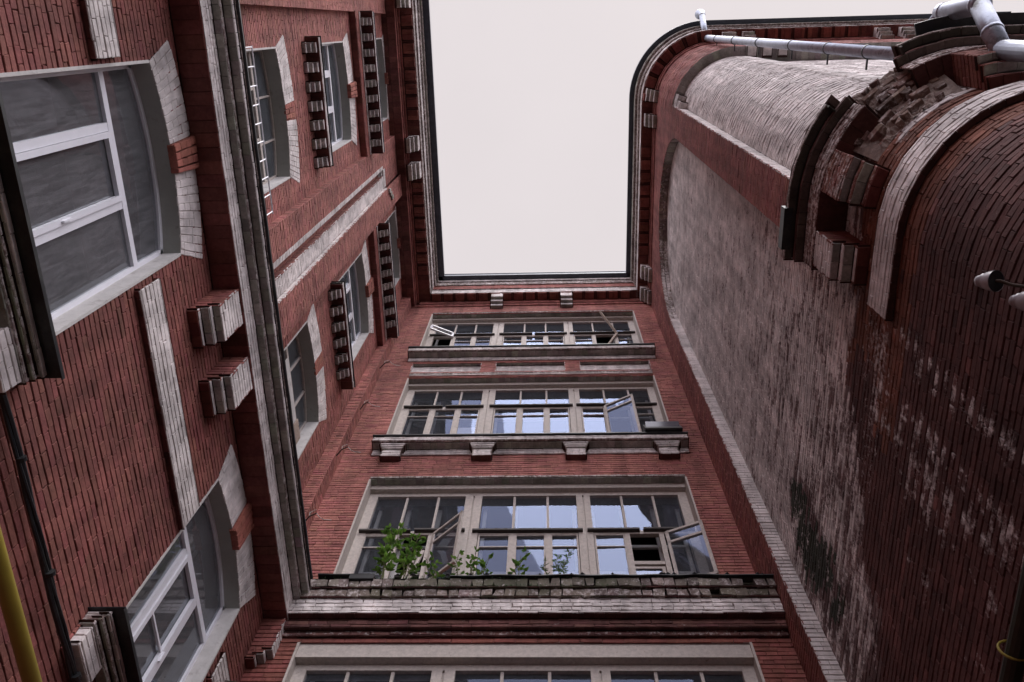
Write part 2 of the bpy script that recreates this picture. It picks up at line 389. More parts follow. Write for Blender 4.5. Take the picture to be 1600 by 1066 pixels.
wl.box(-4.02, -3.60, -12, -1.6, -EYE, 8.7, (.2, .06, .05, 0))
wl.box(-4.0, -3.6, -1.6, 7.0, -EYE, 3.9, (.2, .06, .05, 0))
wl.box(-14, -4.3, -12.2, -12, -EYE, 23, (.2, .06, .05, 0)); wl.box(-14, -13.8, -12, 7, -EYE, 23, (.2, .06, .05, 0))
# ledge at the top of the lower wall
sheet(wl, pL, -1.6, 7.0, -.05, .45, 9.27, (.1, .1, .1))
part(wl, 'wall', BR, LW)
# pilasters
pm = MB()
face(pm, pL, -1.9, -.35, .12, 9.2, 22.6, col=cfn(REDW, .075)); side(pm, pL, -.35, 1, 0, .12, 9.2, 22.6, col=REDW)
part(pm, 'pilaster', BR, LW)
pm = MB()
side(pm, pL, 2.6, -1, 0, .12, 9.2, 22.6, col=REDW)
FT = 20.6                                        # top of the flute
face(pm, pL, 2.6, 3.08, .12, 9.2, 22.6, col=cfn(REDW, .075))
face(pm, pL, 3.08, 3.17, .12, 9.2, FT, col=WHT); face(pm, pL, 3.08, 3.17, .12, FT, 22.6, col=REDW)
face(pm, pL, 3.17, 3.32, -.06, 9.2, FT, col=REDW)
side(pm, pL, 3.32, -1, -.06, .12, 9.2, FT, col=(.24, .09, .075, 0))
face(pm, pL, 3.32, 3.60, .12, 9.2, FT, col=cfn(WHT, .2))
side(pm, pL, 3.60, -1, .12, .20, 9.2, FT, col=WHS)
face(pm, pL, 3.60, 4.16, .20, 9.2, 22.6, col=cfn(REDW, .075)); side(pm, pL, 4.16, 1, 0, .20, 9.2, 22.6, col=REDW)
face(pm, pL, 3.17, 3.60, .12, FT+.24, 22.6, col=REDW)
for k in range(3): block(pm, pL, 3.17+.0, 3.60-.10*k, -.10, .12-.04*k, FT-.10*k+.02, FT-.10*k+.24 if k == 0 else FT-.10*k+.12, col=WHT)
for k in range(3): block(pm, pL, 3.66+.1*k, 3.75+.1*k, .19, .24, FT+.05+.14*k, FT+.25+.14*k, col=GRN)
part(pm, 'pilaster', BR, LW)['label'] = 'fluted pilaster with a white painted groove'
# corner pilaster, turned to the back wing
pm = MB()
brickwork(pm, lambda u, v, d: pB(u, .30+d, v), -3.98, -3.75, 9.2, 22.9, col=REDW)
brickwork(pm, lambda u, v, d: np.stack([-3.75+d, u, v], -1), 7.0, 7.3, 9.2, 22.9, col=REDW)
part(pm, 'pilaster', BR, LW)

def lwin(c, zb, zs, off, rec, style, lab=None, keyproud=.03, row=0):
    yc = sum(c)/2; a = (c[1]-c[0])/2; rad = a/math.sin(AT); zc = zs-rad*math.cos(AT); X = -3.98+off; xf = X-rec
    H = .52; nseg = 10
    fm = PVC if style == 'new' else OLDW
    arc = [(yc+rad*math.sin(t), zc+rad*math.cos(t)) for t in np.linspace(-AT, AT, nseg+1)]
    f = MB(); fw = .055 if style == 'new' else .045
    # frame: jambs, arched head, sill rail, transom, mullions
    y0, y1 = c
    f.box(xf-.05, xf, y0, y0+fw, zb, zs, ); f.box(xf-.05, xf, y1-fw, y1, zb, zs); f.box(xf-.05, xf, y0, y1, zb, zb+fw)
    for i in range(nseg):
        (ya, za), (yb, zb_) = arc[i], arc[i+1]
        k = (rad-fw)/rad
        q = [(yc+(yy-yc)*k, zc+(zz-zc)*k) for yy, zz in ((ya, za), (yb, zb_))]
        v = [(xx, yy, zz) for xx in (xf-.05, xf) for yy, zz in ((ya, za), (yb, zb_), q[1], q[0])]
        f.add(v, [(0, 1, 2, 3), (7, 6, 5, 4), (0, 4, 5, 1), (1, 5, 6, 2), (2, 6, 7, 3), (3, 7, 4, 0)])
    tz = zs-.60
    f.box(xf-.045, xf+.008, y0+fw, y1-fw, tz-.04, tz+.04)
    m1, m2 = (y0+(y1-y0)*.28, y0+(y1-y0)*.655)
    tw = .035 if style == 'new' else .02
    f.box(xf-.045, xf+.005, m1-tw, m1+tw, zb+fw, tz-.04); f.box(xf-.045, xf+.005, m2-tw, m2+tw, zb+fw, tz-.04)
    if style == 'old':
        for yy in (y0+(y1-y0)*.36, y0+(y1-y0)*.7): f.box(xf-.04, xf+.004, yy-.013, yy+.013, tz+.04, zs+.1)
    W = part(f, 'window', fm, LW)
    if lab: W['label'] = lab
    if style == 'new':                           # opening casement in the middle light
        s = MB(); ya, yb, za, zz = m1+tw+.004, m2-tw-.004, zb+fw+.01, tz-.045
        for (p, q, r_, t_) in ((ya, ya+.05, za, zz), (yb-.05, yb, za, zz), (ya+.05, yb-.05, za, za+.05), (ya+.05, yb-.05, zz-.05, zz)): s.box(xf-.02, xf+.022, p, q, r_, t_)
        if row == 1: s.box(xf-.01, xf+.014, ya+.05, yb-.05, (za+zz)/2+.1, (za+zz)/2+.125)
        part(s, 'casement', fm, W)
        s = MB(); s.box(xf+.022, xf+.045, yb-.035, yb-.02, (za+zz)/2, (za+zz)/2+.13); part(s, 'handle', PVC, W)
    gp = MB(); xg = xf-.025
    ys = np.linspace(y0+.02, y1-.02, 13)
    top = [zc+math.sqrt(rad*rad-(y-yc)**2)-.02 for y in ys]
    for i in range(12):
        gp.quad((xg, ys[i], zb+.02), (xg, ys[i+1], zb+.02), (xg, ys[i+1], top[i+1]), (xg, ys[i], top[i]))
    part(gp, 'pane', GLM if off > .1 else GLU, W)
    # reveal: plastered jambs and soffit, the soffit's shade in its greyer colour
    rv = MB(); n = 20; ts = np.linspace(-AT, AT, n+1)
    ring = [(yc+(rad-.001)*math.sin(t), zc+(rad-.001)*math.cos(t)) for t in ts]
    for i in range(n):
        (ya, za), (yb, zb_) = ring[i], ring[i+1]
        rv.quad((X+.004, ya, za), (X+.004, yb, zb_), (xf-.06, yb, zb_), (xf-.06, ya, za))
    part(rv, 'soffit', PLAST, W)
    for yy, sg in ((y0, 1), (y1, -1)):
        rv = MB(); rv.box(xf-.06, X+.006, min(yy-sg*.015, yy+sg*.012), max(yy-sg*.015, yy+sg*.012), zb, zs); part(rv, 'jamb', JAMB, W)
    # radiating white bricks and keystone
    Mr = lambda u, v, d: np.stack([X+.010+d, yc+u*np.sin(v/rad), zc+u*np.cos(v/rad)], -1)
    ka = .135 if keyproud > 0 else .12
    for s0, s1 in ((-AT*rad, -ka), (ka, AT*rad)):
        hb = MB(); brickwork(hb, Mr, rad, rad+H, s0, s1, col=cfn(WHT, .08), rows_from=s0, dep=.014, jo=.006, mort=.85, bw=.95); part(hb, 'voussoirs', BR, W)
    hb = MB(); kp = keyproud; k1 = rad+H*(1.12 if kp else 1.0)
    Mk = lambda u, v, d: np.stack([X+.011+kp+d, yc+u*np.sin(v/rad), zc+u*np.cos(v/rad)], -1)
    brickwork(hb, Mk, rad-(.02 if kp else 0), k1, -ka, ka, col=(.33, .115, .085, 0), rows_from=-ka, dep=.03+kp)
    if kp:
        for sg in (-1, 1):
            brickwork(hb, lambda u, v, d: np.stack([v, yc+u*np.sin(sg*ka/rad)+sg*d, zc+u*np.cos(ka/rad)], -1), rad-.02, k1, X, X+.01+kp, col=(.33, .115, .085, 0), rows_from=X, H=.045)
        brickwork(hb, lambda u, v, d: np.stack([v, yc+u, zc+(rad-.02)*1.0-d+0*u], -1), -ka, ka, X-.02, X+.01+kp, col=(.33, .115, .085, 0), rows_from=X-.02, H=.07)
    part(hb, 'keystone', BR, W)
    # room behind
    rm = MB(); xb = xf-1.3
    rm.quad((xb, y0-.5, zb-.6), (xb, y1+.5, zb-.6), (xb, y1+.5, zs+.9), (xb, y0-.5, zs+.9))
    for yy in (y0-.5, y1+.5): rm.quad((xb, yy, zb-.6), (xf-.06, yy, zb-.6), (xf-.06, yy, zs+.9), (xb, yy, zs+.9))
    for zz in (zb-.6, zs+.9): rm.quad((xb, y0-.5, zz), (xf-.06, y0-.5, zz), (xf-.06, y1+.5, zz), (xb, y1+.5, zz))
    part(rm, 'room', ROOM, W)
    # sill
    sl = MB(); sl.box(xf, X+.03, y0-.06, y1+.06, zb-.06, zb)
    part(sl, 'sill', JAMB, W)
    return W
names = ['upper window with wooden frame behind white guard bars', 'upper window with a torn white board against its glass',
         'white plastic window above the dentil sill', 'white plastic window above the far dentil sill',
         'top floor window above the long toothed sill', 'top floor window nearest the back wing']
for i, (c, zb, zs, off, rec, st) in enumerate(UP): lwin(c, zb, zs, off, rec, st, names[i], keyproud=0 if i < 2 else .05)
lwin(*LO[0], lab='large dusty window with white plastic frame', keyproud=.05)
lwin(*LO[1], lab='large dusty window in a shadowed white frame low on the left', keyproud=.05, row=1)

# mid cornice of the left wing
MIDP = [(0, 8.74, RED), (.30, 8.74, (.18, .06, .05, 0)), (.30, 9.04, WHS), (.385, 9.04, GRN), (.385, 9.12, OLD), (.48, 9.12, GRN), (.48, 9.19, WHS), (.50, 9.19, OLD)]  # first soffit is a darkened red with its shade painted in
pL2 = lambda u, o, z: pL(u, o+.40, z)
def bracket(P, u0, u1, z0, parent, col=WHT, side_c=RED, m=BR, ztop=8.74, steps=((.11, .08), (.20, .08), (.28, .6)), gap=0):
    b = MB(); z = z0; o_prev = 0
    for k, (o, h) in enumerate(steps):
        zt = ztop if k == len(steps)-1 else z+h
        soffit(b, P, u0, u1, o_prev, o, z, col=GRN if k else (.16, .055, .045, 0), LB=.15)
        face(b, P, u0, u1, o, z, zt, col=col)
        side(b, P, u0, -1, 0, o, z, zt, col=side_c); side(b, P, u1, 1, 0, o, z, zt, col=side_c)
        z = zt; o_prev = o
    return part(b, 'bracket', m, parent)
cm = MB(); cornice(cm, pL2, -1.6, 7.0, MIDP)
cobj = part(cm, 'cornice', BR, LW)
dm = MB(); plate(dm, pL2, -1.6, 6.62, .28, .525, 9.205, 9.235, n=60, wob=.014); part(dm, 'drip_edge', BLACK, cobj)
for (a, b) in ((2.58, 2.97), (3.36, 3.74), (-.98, -.62), (-1.6, -1.35), (6.86, 7.2)): bracket(pL2, a, min(b, 7.0), 8.0, cobj)
# white string course at transom height, over a recessed foot; soffit colour holds its shade
for (a, b) in ((-1.6, .16), (2.08, 4.47)):
    sm = MB(); face(sm, pL2, a, b, .06, 7.02, 7.44, col=cfn(WHT, .12)); soffit(sm, pL2, a, b, 0, .06, 7.02, col=(.14, .05, .045, 0)); sheet(sm, pL2, a, b, 0, .06, 7.44, RED); part(sm, 'string_course', BR, LW)
sm = MB(); face(sm, pL2, 6.28, 7.0, .06, 7.02, 7.44, col=WHS); soffit(sm, pL2, 6.28, 7.0, 0, .06, 7.02, col=RED); sheet(sm, pL2, 6.28, 7.0, 0, .06, 7.44, RED)
part(sm, 'string_course', BR, LW)
# big sills of the two lower windows
for (y0, y1, z, lb) in ((-.3, 2.14, 5.28, 'white brick sill with a black metal flashing'), (4.17, 6.75, 5.40, 'white brick sill with a bent metal flashing')):
    s = MB(); P = pL2
    prof = [(0, z-.42, RED), (.02, z-.42, RED), (.02, z-.15, RED), (.12, z-.15, GRN), (.12, z-.10, OLD), (.155, z-.10, (.2, .2, .15, .1)), (.155, z-.055, OLD), (.19, z-.055, GRN), (.19, z, WHT)]
    cornice(s, P, y0, y1, prof, ends=(True, True))
    for yy in (y0+.02, y1-.40): block(s, P, yy, yy+.38, 0, .11, z-.36, z-.155, col=WHT)
    so = part(s, 'window_sill', BR, LW); so['label'] = lb
    d = MB(); plate(d, P, y0-.03, y1+.03, -.02, .30, z+.004, z+.012, n=10); plate(d, P, y0-.03, y1+.03, .296, .304, z-.03, z+.004, n=10); part(d, 'flashing', BLACK, so)
# toothed sills, fourth floor
def teeth(y0, y1, z, base_o, o1, parent, per=.315, w=.16, zt=.22):
    y = y0
    while y+w < y1+.01:
        zz = z; t = MB()
        for k, oo in enumerate((.35, .68, 1.)):
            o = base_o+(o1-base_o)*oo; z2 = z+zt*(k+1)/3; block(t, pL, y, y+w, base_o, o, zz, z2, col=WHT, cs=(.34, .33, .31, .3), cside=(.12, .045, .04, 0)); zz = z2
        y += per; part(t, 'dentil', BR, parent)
for (y0, y1) in ((.10, 2.24), (4.40, 6.50)):
    s = MB(); z = 15.10
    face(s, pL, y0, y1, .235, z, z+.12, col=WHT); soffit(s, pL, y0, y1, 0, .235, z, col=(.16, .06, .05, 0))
    side(s, pL, y0, -1, 0, .235, z, z+.12, col=GRN); side(s, pL, y1, 1, 0, .235, z, z+.12, col=GRN)
    so = part(s, 'window_sill', BR, LW); so['label'] = 'dentil sill of white and dark teeth'
    teeth(y0+.08, y1, z-.24, 0, .2, so)
    d = MB(); d.box(-4.0, -3.98+.255, y0-.02, y1+.02, z+.121, z+.131); part(d, 'flashing', BLACK, so)
# fifth floor long toothed string
for (y0, y1) in ((-.35, 2.60), (4.22, 7.0)):
    s = MB()
    for k, (o, z0, z1) in enumerate(((.14, 18.78, 19.12),)): 
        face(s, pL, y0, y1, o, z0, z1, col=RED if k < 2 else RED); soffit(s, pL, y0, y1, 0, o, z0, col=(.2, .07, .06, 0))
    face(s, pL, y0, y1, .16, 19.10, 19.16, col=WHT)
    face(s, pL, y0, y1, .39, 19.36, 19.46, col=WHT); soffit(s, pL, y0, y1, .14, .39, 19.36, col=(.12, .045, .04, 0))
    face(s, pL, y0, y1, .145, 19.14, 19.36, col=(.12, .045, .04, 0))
    so = part(s, 'string_course', BR, LW); so['label'] = 'long string course of white teeth'
    teeth(y0+.12, y1, 19.15, .14, .36, so, per=.315, w=.15, zt=.2)
    d = MB(); d.box(-4.0, -3.98+.405, y0, y1, 19.461, 19.475); part(d, 'flashing', GUT, so)
# window guard and board
gd = MB(); xg = -3.86
gd.tube([(xg, .16, 11.93), (xg, 2.42, 11.93)], .012, 6); gd.tube([(xg, .16, 10.9), (xg, 2.42, 10.9)], .012, 6)
for k in range(10):
    y = .18+k*.245; gd.tube([(xg, y, 10.9), (xg, y, 11.93)], .010, 6)
for y in (.9, 1.4): gd.tube([(xg, y, 11.2), (xg, y+.1, 11.4), (xg, y+.05, 11.6), (xg, y-.1, 11.5)], .008, 5)
go = gd.obj('window_guard', PVC); tag(go, 'white metal guard bars across the upper left window above the cornice', 'window guard')
bd = MB(); bd.box(-3.95, -3.935, 4.66, 5.70, 10.6, 12.05); bo = bd.obj('board', JAMB); tag(bo, 'peeling white board fixed over the lower part of a left upper window', 'board')
bd = MB(); bd.box(-3.97, -3.925, 5.72, 6.05, 10.6, 12.12); bo = bd.obj('board', OLDW2); tag(bo, 'narrow brown board beside the peeling white board', 'board')

# eave of the left wing
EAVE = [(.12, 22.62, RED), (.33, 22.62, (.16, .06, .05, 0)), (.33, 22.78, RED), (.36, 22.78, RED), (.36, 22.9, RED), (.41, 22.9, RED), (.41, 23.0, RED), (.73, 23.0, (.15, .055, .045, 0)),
        (.73, 23.3, OLD), (.77, 23.3, OLD), (.77, 23.6, WHS), (.81, 23.6, OLD), (.81, 23.85, OLD), (.86, 23.85, GRN), (.86, 24.0, OLD)]  # dark reds on the soffits are shade put into the brick colour
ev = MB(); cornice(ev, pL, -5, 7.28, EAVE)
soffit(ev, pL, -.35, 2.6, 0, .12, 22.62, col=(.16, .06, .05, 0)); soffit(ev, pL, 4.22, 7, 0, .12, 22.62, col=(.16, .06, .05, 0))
def teethrow(mb, P, a, b, o0, o1, z, per=.33, w=.25, h=.06):
    u = a
    while u+w < b:
        block(mb, P, u, u+w, o0, o1, z-h, z, col=(.20, .07, .055, 0)); u += per
def ebracket(P, u0, u1, parent, o=.0, z0=22.35):
    b = MB(); z = z0
    for k, (oo, h) in enumerate(((.10, .15), (.18, .15), (.26, .35))):
        soffit(b, P, u0, u1, o+(0, .10, .18)[k], o+oo, z, col=GRN); face(b, P, u0, u1, o+oo, z, z+h, col=(.25, .17, .15, .75))
        side(b, P, u0, -1, o, o+oo, z, z+h, col=WHS); side(b, P, u1, 1, o, o+oo, z, z+h, col=WHS); z += h
    return part(b, 'bracket', BR, parent)
for (a, b) in ((-5, -.9), (-.3, 2.5), (3.9, 6.75)): teethrow(ev, pL, a, b, .43, .71, 23.0)
eo = part(ev, 'eave', BR, LW); eo['label'] = 'deep corbelled brick eave of the left wing'
for (a, b) in ((2.66, 3.02), (3.34, 3.74), (-.86, -.48)): ebracket(lambda u, o, z: pL(u, o+.44, z), a, b, eo, z0=22.36)
gt = MB(); plate(gt, pL, -12, 6.82, .84, 1.03, 24.005, 24.12, n=40); part(gt, 'gutter', GUT, eo)
rf = MB(); rf.box(-14, -2.96, -12, 7.3, 24.121, 24.2); part(rf, 'roof', ROOFM, LW)
ew = MB(); ew.box(-4.4, -3.2, -12, -5, 22.6, 24); part(ew, 'wall', PLAINR, LW)

# ================================================================== BACK WING
BW = thing('brick_building', 'back red brick wing with four rows of wide old wooden windows', 'building', (-.3, 8, 0))
X0, X1 = -3.08, 2.33
BWN = [('top', 22.0, 19.0, 0), ('upper', 17.5, 14.45, 0), ('mid', 13.0, 10.15, 0)]
def bcut(v):
    r = []
    for (_, zh, zs, _o) in BWN:
        if zs < v < zh: r.append((X0, X1))
    return r
bw = MB()
def bcut2(v):
    r = bcut(v)
    if 17.85 < v < 18.40: r += [(-3.10, -1.52), (-1.16, .40), (.76, 2.33)]
    return r
face(bw, pB, -3.98, 2.9, 0, 9.2, 22.7, col=cfn(REDW, .08), cut=bcut2)
face(bw, pB, -3.60, 2.9, .30, 6.4, 8.54, col=cfn((.25, .083, .066, 0), .09), cut=lambda v: [(-3.07, 2.38)] if v < 8.46 else [])
bw.box(-3.6, 2.9, 7.02, 7.3, -EYE, 6.4, (.2, .06, .05, 0))
bw.box(-4, 3.1, 12, 12.2, -EYE, 24, (.2, .06, .05, 0))
sheet(bw, pB, -3.6, 2.9, -.3, .56, 9.46, (.08, .07, .06), z2=9.377)
part(bw, 'wall', BR, BW)
for (a, b) in ((-3.10, -1.52), (-1.16, .40), (.76, 2.33)):
    q = MB(); face(q, pB, a, b, -.09, 17.85, 18.40, col=WHT); soffit(q, pB, a, b, -.09, 0, 18.40, col=GRN)
    side(q, pB, a, 1, -.15, 0, 17.85, 18.40, col=WHT); side(q, pB, b, -1, -.15, 0, 17.85, 18.40, col=WHT); sheet(q, pB, a, b, -.15, 0, 17.85, WHS)
    part(q, 'panel', BR, BW)
for z, c, o_ in ((17.60, WHS, .025), (17.68, OLD, .025), (17.52, RED, .012), (13.0, OLD, .014), (22.0, OLD, .014)):
    q = MB(); face(q, pB, X0, X1, o_, z, z+.07, col=c); part(q, 'string_course', BR, BW)

def box_frame(mb, x0, x1, z0, z1, y, w, d=.05):
    mb.box(x0, x0+w, y, y+d, z0, z1); mb.box(x1-w, x1, y, y+d, z0, z1); mb.box(x0+w, x1-w, y, y+d, z0, z0+w); mb.box(x0+w, x1-w, y, y+d, z1-w, z1)
SEC = [(-2.93, -1.42), (-1.12, .45), (.70, 2.20)]
def bwin(zh, zs, off, lab, missing=(), opened=(), ledges=True, tz=1.33, jambw=.05, x0=X0, x1=X1, beam=.10, bo=.13, fo=.22):
    Y = 7.3-off; yb = Y+bo; yf = Y+fo          # beam face, frame face
    f = MB()
    # lintel beam
    lm = MB(); lm.box(x0-.05, x1+.05, yb, yf+.25, zh-.02-beam, zh+.12); 
    soff = MB(); soffit(soff, pB, x0, x1, off-bo, off, zh+.001, col=GRN)
    fz1 = zh-.02-beam; ft = .10
    # main frame: head, jambs, sill, two double mullions
    f.box(x0+.0, x1-.0, yf, yf+.09, fz1-ft, fz1)
    f.box(x0, x0+.16, yf, yf+.09, zs, fz1-ft); f.box(x1-.16, x1, yf, yf+.09, zs, fz1-ft); f.box(x0+.16, x1-.16, yf, yf+.09, zs, zs+.09)
    for (a, b) in ((SEC[0][1], SEC[1][0]), (SEC[1][1], SEC[2][0])):
        m = (a+b)/2; f.box(a+.01, m-.012, yf+.0, yf+.09, zs+.09, fz1-ft); f.box(m+.012, b-.01, yf+.0, yf+.09, zs+.09, fz1-ft); f.box(m-.012, m+.012, yf+.03, yf+.09, zs+.09, fz1-ft)
    tzz = fz1-ft-(tz-.45)
    # transom rail
    for (a, b) in SEC: f.box(a, b, yf+.01, yf+.08, tzz-.10, tzz)
    for si, (a, b) in enumerate(SEC):
        w3 = (b-a); c1, c2 = a+w3*.345, a+w3*.70
        for x in (c1-.012*0, c2): f.box(x-.02, x+.02, yf+.02, yf+.07, tzz, fz1-ft)             # fixed glazing bars above
        for x in (c1, c2): f.box(x-.038, x+.038, yf+.005, yf+.07, zs+.09, tzz-.10)               # posts below
    W = part(f, 'window', OLDW, BW); W['label'] = lab
    part(lm, 'lintel', OLDW, W); part(soff, 'lintel_soffit', BR, W)
    # glass
    gp = MB(); gp.quad((x0+.05, yf+.055, tzz), (x1-.05, yf+.055, tzz), (x1-.05, yf+.055, fz1-.05), (x0+.05, yf+.055, fz1-.05))
    CS = []
    for si, (a, b) in enumerate(SEC):
        w3 = b-a; xs = [a, a+w3*.345-.038, a+w3*.345+.038, a+w3*.70-.038, a+w3*.70+.038, b]
        for li in range(3):
            l0, l1 = xs[2*li], xs[2*li+1]; 
            if (si, li) in missing: continue
            z0, z1 = zs+.09, tzz-.10; cs = MB(); CS.append(cs)
            for (p, q_, r_, t_) in ((l0, l0+.027, z0, z1), (l1-.027, l1, z0, z1), (l0+.027, l1-.027, z0, z0+.05), (l0+.027, l1-.027, z1-.03, z1), (l0+.027, l1-.027, z1-.34, z1-.32)):
                cs.box(p, q_, yf+.015, yf+.06, r_, t_)
            y = yf+.045+random.uniform(-.006, .006); sk = random.uniform(-.012, .012)
            gp.quad((l0+.03, y, z0), (l1-.03, y+sk, z0), (l1-.03, y+sk, z1), (l0+.03, y, z1))
    part(gp, 'pane', GL, W)
    for cs in CS: part(cs, 'casement', OLDW, W)
    if ledges:
        for si, (a, b) in enumerate(SEC):
            segs = [(a-.10, a+(b-a)*.48), (a+(b-a)*.52, b+.08)] if (si+int(zh)) % 2 else [(a-.10, b+.08)]
            for (p, q_) in segs:
                z = tzz-.05+random.uniform(-.02, .01)
                lg = MB(); lg.box(p, q_, yf-.055, yf+.012, z, z+.04); part(lg, 'drip_board', DARKW, W)
    # jamb reveals
    for xx, sg in ((x0, 1), (x1, -1)):
        rv = MB(); rv.box(min(xx-sg*.02, xx+sg*.01), max(xx-sg*.02, xx+sg*.01), Y-.004, yf+.1, zs, zh); part(rv, 'jamb', OLDW, W)
    # inner frames seen through the glass and the room
    yi = yf+.28
    for (a, b) in SEC:
        im = MB()
        im.box(a, a+.06, yi, yi+.05, zs, zh-.2); im.box(b-.06, b, yi, yi+.05, zs, zh-.2)
        for x in (a+(b-a)*.35, a+(b-a)*.7): im.box(x-.035, x+.035, yi, yi+.05, zs, zh-.2)
        for z in (tzz-.07, zs+.8, zs+.05): im.box(a+.06, b-.06, yi+.005, yi+.045, z, z+.07)
        part(im, 'inner_frame', JAMB, W)
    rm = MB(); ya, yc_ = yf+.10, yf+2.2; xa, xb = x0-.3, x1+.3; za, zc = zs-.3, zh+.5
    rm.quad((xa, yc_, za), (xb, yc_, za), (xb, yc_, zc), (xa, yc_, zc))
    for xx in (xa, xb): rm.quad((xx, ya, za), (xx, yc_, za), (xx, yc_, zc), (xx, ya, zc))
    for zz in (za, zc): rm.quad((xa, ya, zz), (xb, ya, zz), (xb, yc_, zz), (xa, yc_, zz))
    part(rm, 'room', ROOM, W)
    return W, yf, tzz, fz1
W3o, YF3, TZ3, FZ3 = bwin(13.0, 10.15, 0, 'old wooden window with two casements hanging open above the weeds', missing=((0, 1), (2, 1), (2, 2)), tz=1.51)
W2o, YF2, TZ2, FZ2 = bwin(17.5, 14.45, 0, 'old wooden window with a white blind in one light', missing=((2, 1),), tz=1.28)
W1o, YF1, TZ1, FZ1 = bwin(22.0, 19.0, 0, 'old wooden window right under the back eave', missing=((0, 0), (2, 1)))
W4o, YF4, TZ4, FZ4 = bwin(8.46, 5.8, .30, 'lowest old wooden window under a broad peeling lintel', x0=-3.07, x1=2.38, beam=.21, bo=.025, fo=.135)

def sash(parent, hinge, ang, width, z0, z1, tilt=0, m=OLDW, fort=.3, name='casement', lab=None):
    # an opened casement swinging about its hinge; ang measured from the wall, towards the yard
    hx, hy = hinge; c, s_ = math.cos(ang), math.sin(ang)
    def pt(a, z, d=0): return (hx+c*a+s_*d*0 - s_*d*0, hy-s_*a + 0, z+tilt*a)
    f = MB(); w = .05
    f.bar(pt(w/2, z0), pt(w/2, z1), w, .045, up=(-s_, -c, 0)); f.bar(pt(width-w/2, z0), pt(width-w/2, z1), w, .045, up=(-s_, -c, 0))
    for z in (z0+.03, z1-.03, z1-fort): f.bar(pt(0, z), pt(width, z), .045, .05)
    o = part(f, name, m, parent); 
    if lab: o['label'] = lab
    g_ = MB(); g_.quad(pt(w, z0+.04), pt(width-w, z0+.04), pt(width-w, z1-.05), pt(w, z1-.05)); part(g_, 'pane', GL, parent)
    return o
z0, z1 = 10.25, TZ3-.11
sash(W3o, (1.81, YF3-.015), math.radians(25), .60, z0, z1, tilt=-.12, lab='open casement leaning out at the right end')
sash(W3o, (-1.83, YF3-.01), math.radians(40), .64, z0, z1, tilt=.0, lab='open casement hanging beside the dark gap')
f = MB(); f.bar((-2.22, YF3-.02, 9.95), (-1.98, YF3-.02, TZ3-.5), .05, .04); f.bar((-2.12, YF3-.08, 9.85), (-1.93, YF3-.02, TZ3-.6), .045, .04)
part(f, 'loose_stile', OLDW, W3o)
f = MB(); box_frame(f, 1.20, 1.70, 10.24, 10.78, YF3+.03, .05, .04); f.box(1.18, 1.74, YF3+.03, YF3+.07, 10.84, 10.92); f.box(1.25, 1.65, YF3+.04, YF3+.06, 10.46, 10.48)
part(f, 'casement', OLDW, W3o)['label'] = 'small half-height sash'
f = MB(); f.quad((1.22, YF3+.05, 10.25), (1.68, YF3+.05, 10.25), (1.68, YF3+.05, 10.76), (1.22, YF3+.05, 10.76)); part(f, 'pane', GL, W3o)
f = MB()
for x in (-2.62, -1.75, -1.5):
    pts = [(x+.07*math.sin(i*1.3), YF3+.55+.04*math.cos(i*2), 12.55-i*.14) for i in range(12)]; 
    for i in range(11): f.bar(pts[i], pts[i+1], .12+.03*math.sin(i), .01, up=(0, 1, 0))
part(f, 'curtain', CURT, W3o)
f = MB(); f.box(-1.82, -1.46, YF2+.07, YF2+.075, 14.5, 15.58); part(f, 'blind', mat('white_blind', (.85, .82, .8), var=.03), W2o)
sash(W2o, (1.18, YF2-.015), math.radians(24), .64, 14.5, TZ2-.09, tilt=.0, lab='casement hanging out of true')
# top window: an open vent and a propped stay
f = MB(); f.bar((-2.97, YF1-.24, 21.0), (-2.42, YF1-.05, 20.9), .05, .04); f.bar((-2.97, YF1-.24, 20.75), (-2.42, YF1-.05, 20.65), .05, .04); f.bar((-2.97, YF1-.24, 21.0), (-2.97, YF1-.24, 20.75), .05, .04); f.bar((-2.42, YF1-.05, 20.9), (-2.42, YF1-.05, 20.65), .05, .04)
part(f, 'vent_casement', PVC, W1o)
f = MB(); f.bar((1.42, YF1-.35, 21.6), (1.80, YF1-.04, 20.75), .05, .05); f.bar((1.80, YF1-.04, 20.75), (1.3, YF1-.02, 19.3), .04, .05); part(f, 'casement', OLDW2, W1o)['label'] = 'broken sash hanging from one hinge'

# sills
def sillprof(z, o, ends): return [(0, z, RED), (.03, z, WHS), (.03, z+.18, WHS), (.17, z+.18, GRN), (.17, z+.19, GRN), (.22, z+.19, OLD), (.22, z+.33, WHS)]
for (z, xa, xb, wname) in ((13.84, -3.22, 2.53, 'window_sill'), (18.5-.02, -3.24, 2.5, 'window_sill')):
    s = MB(); h = 0
    cornice(s, pB, xa, xb, sillprof(z, 0, 0), ends=(True, True)); sheet(s, pB, xa, xb, -.2, .22, z+.42, OLD, z2=z+.331)
    so = part(s, 'window_sill', BR, BW)
    d = MB(); plate(d, pB, xa-.02, xb+.02, .0, .255, z+.345, z+.372, n=60, wob=.012); part(d, 'flashing', BLACK, so)
    if z < 15:
        for xc in (-2.84, -1.19, .50, 2.15):
            b = MB(); block(b, pB, xc-.17, xc+.17, 0, .12, z-.22, z+.02, col=WHS, cs=(.12, .05, .045, 0), cside=OLD)
            for k in range(3): block(b, pB, xc-.19-.02*k, xc+.19+.02*k, 0, .15+.012*k, z+.02+.055*k, z+.075+.055*k, col=WHS, cs=GRN, cside=OLD)
            part(b, 'bracket', BR, so)

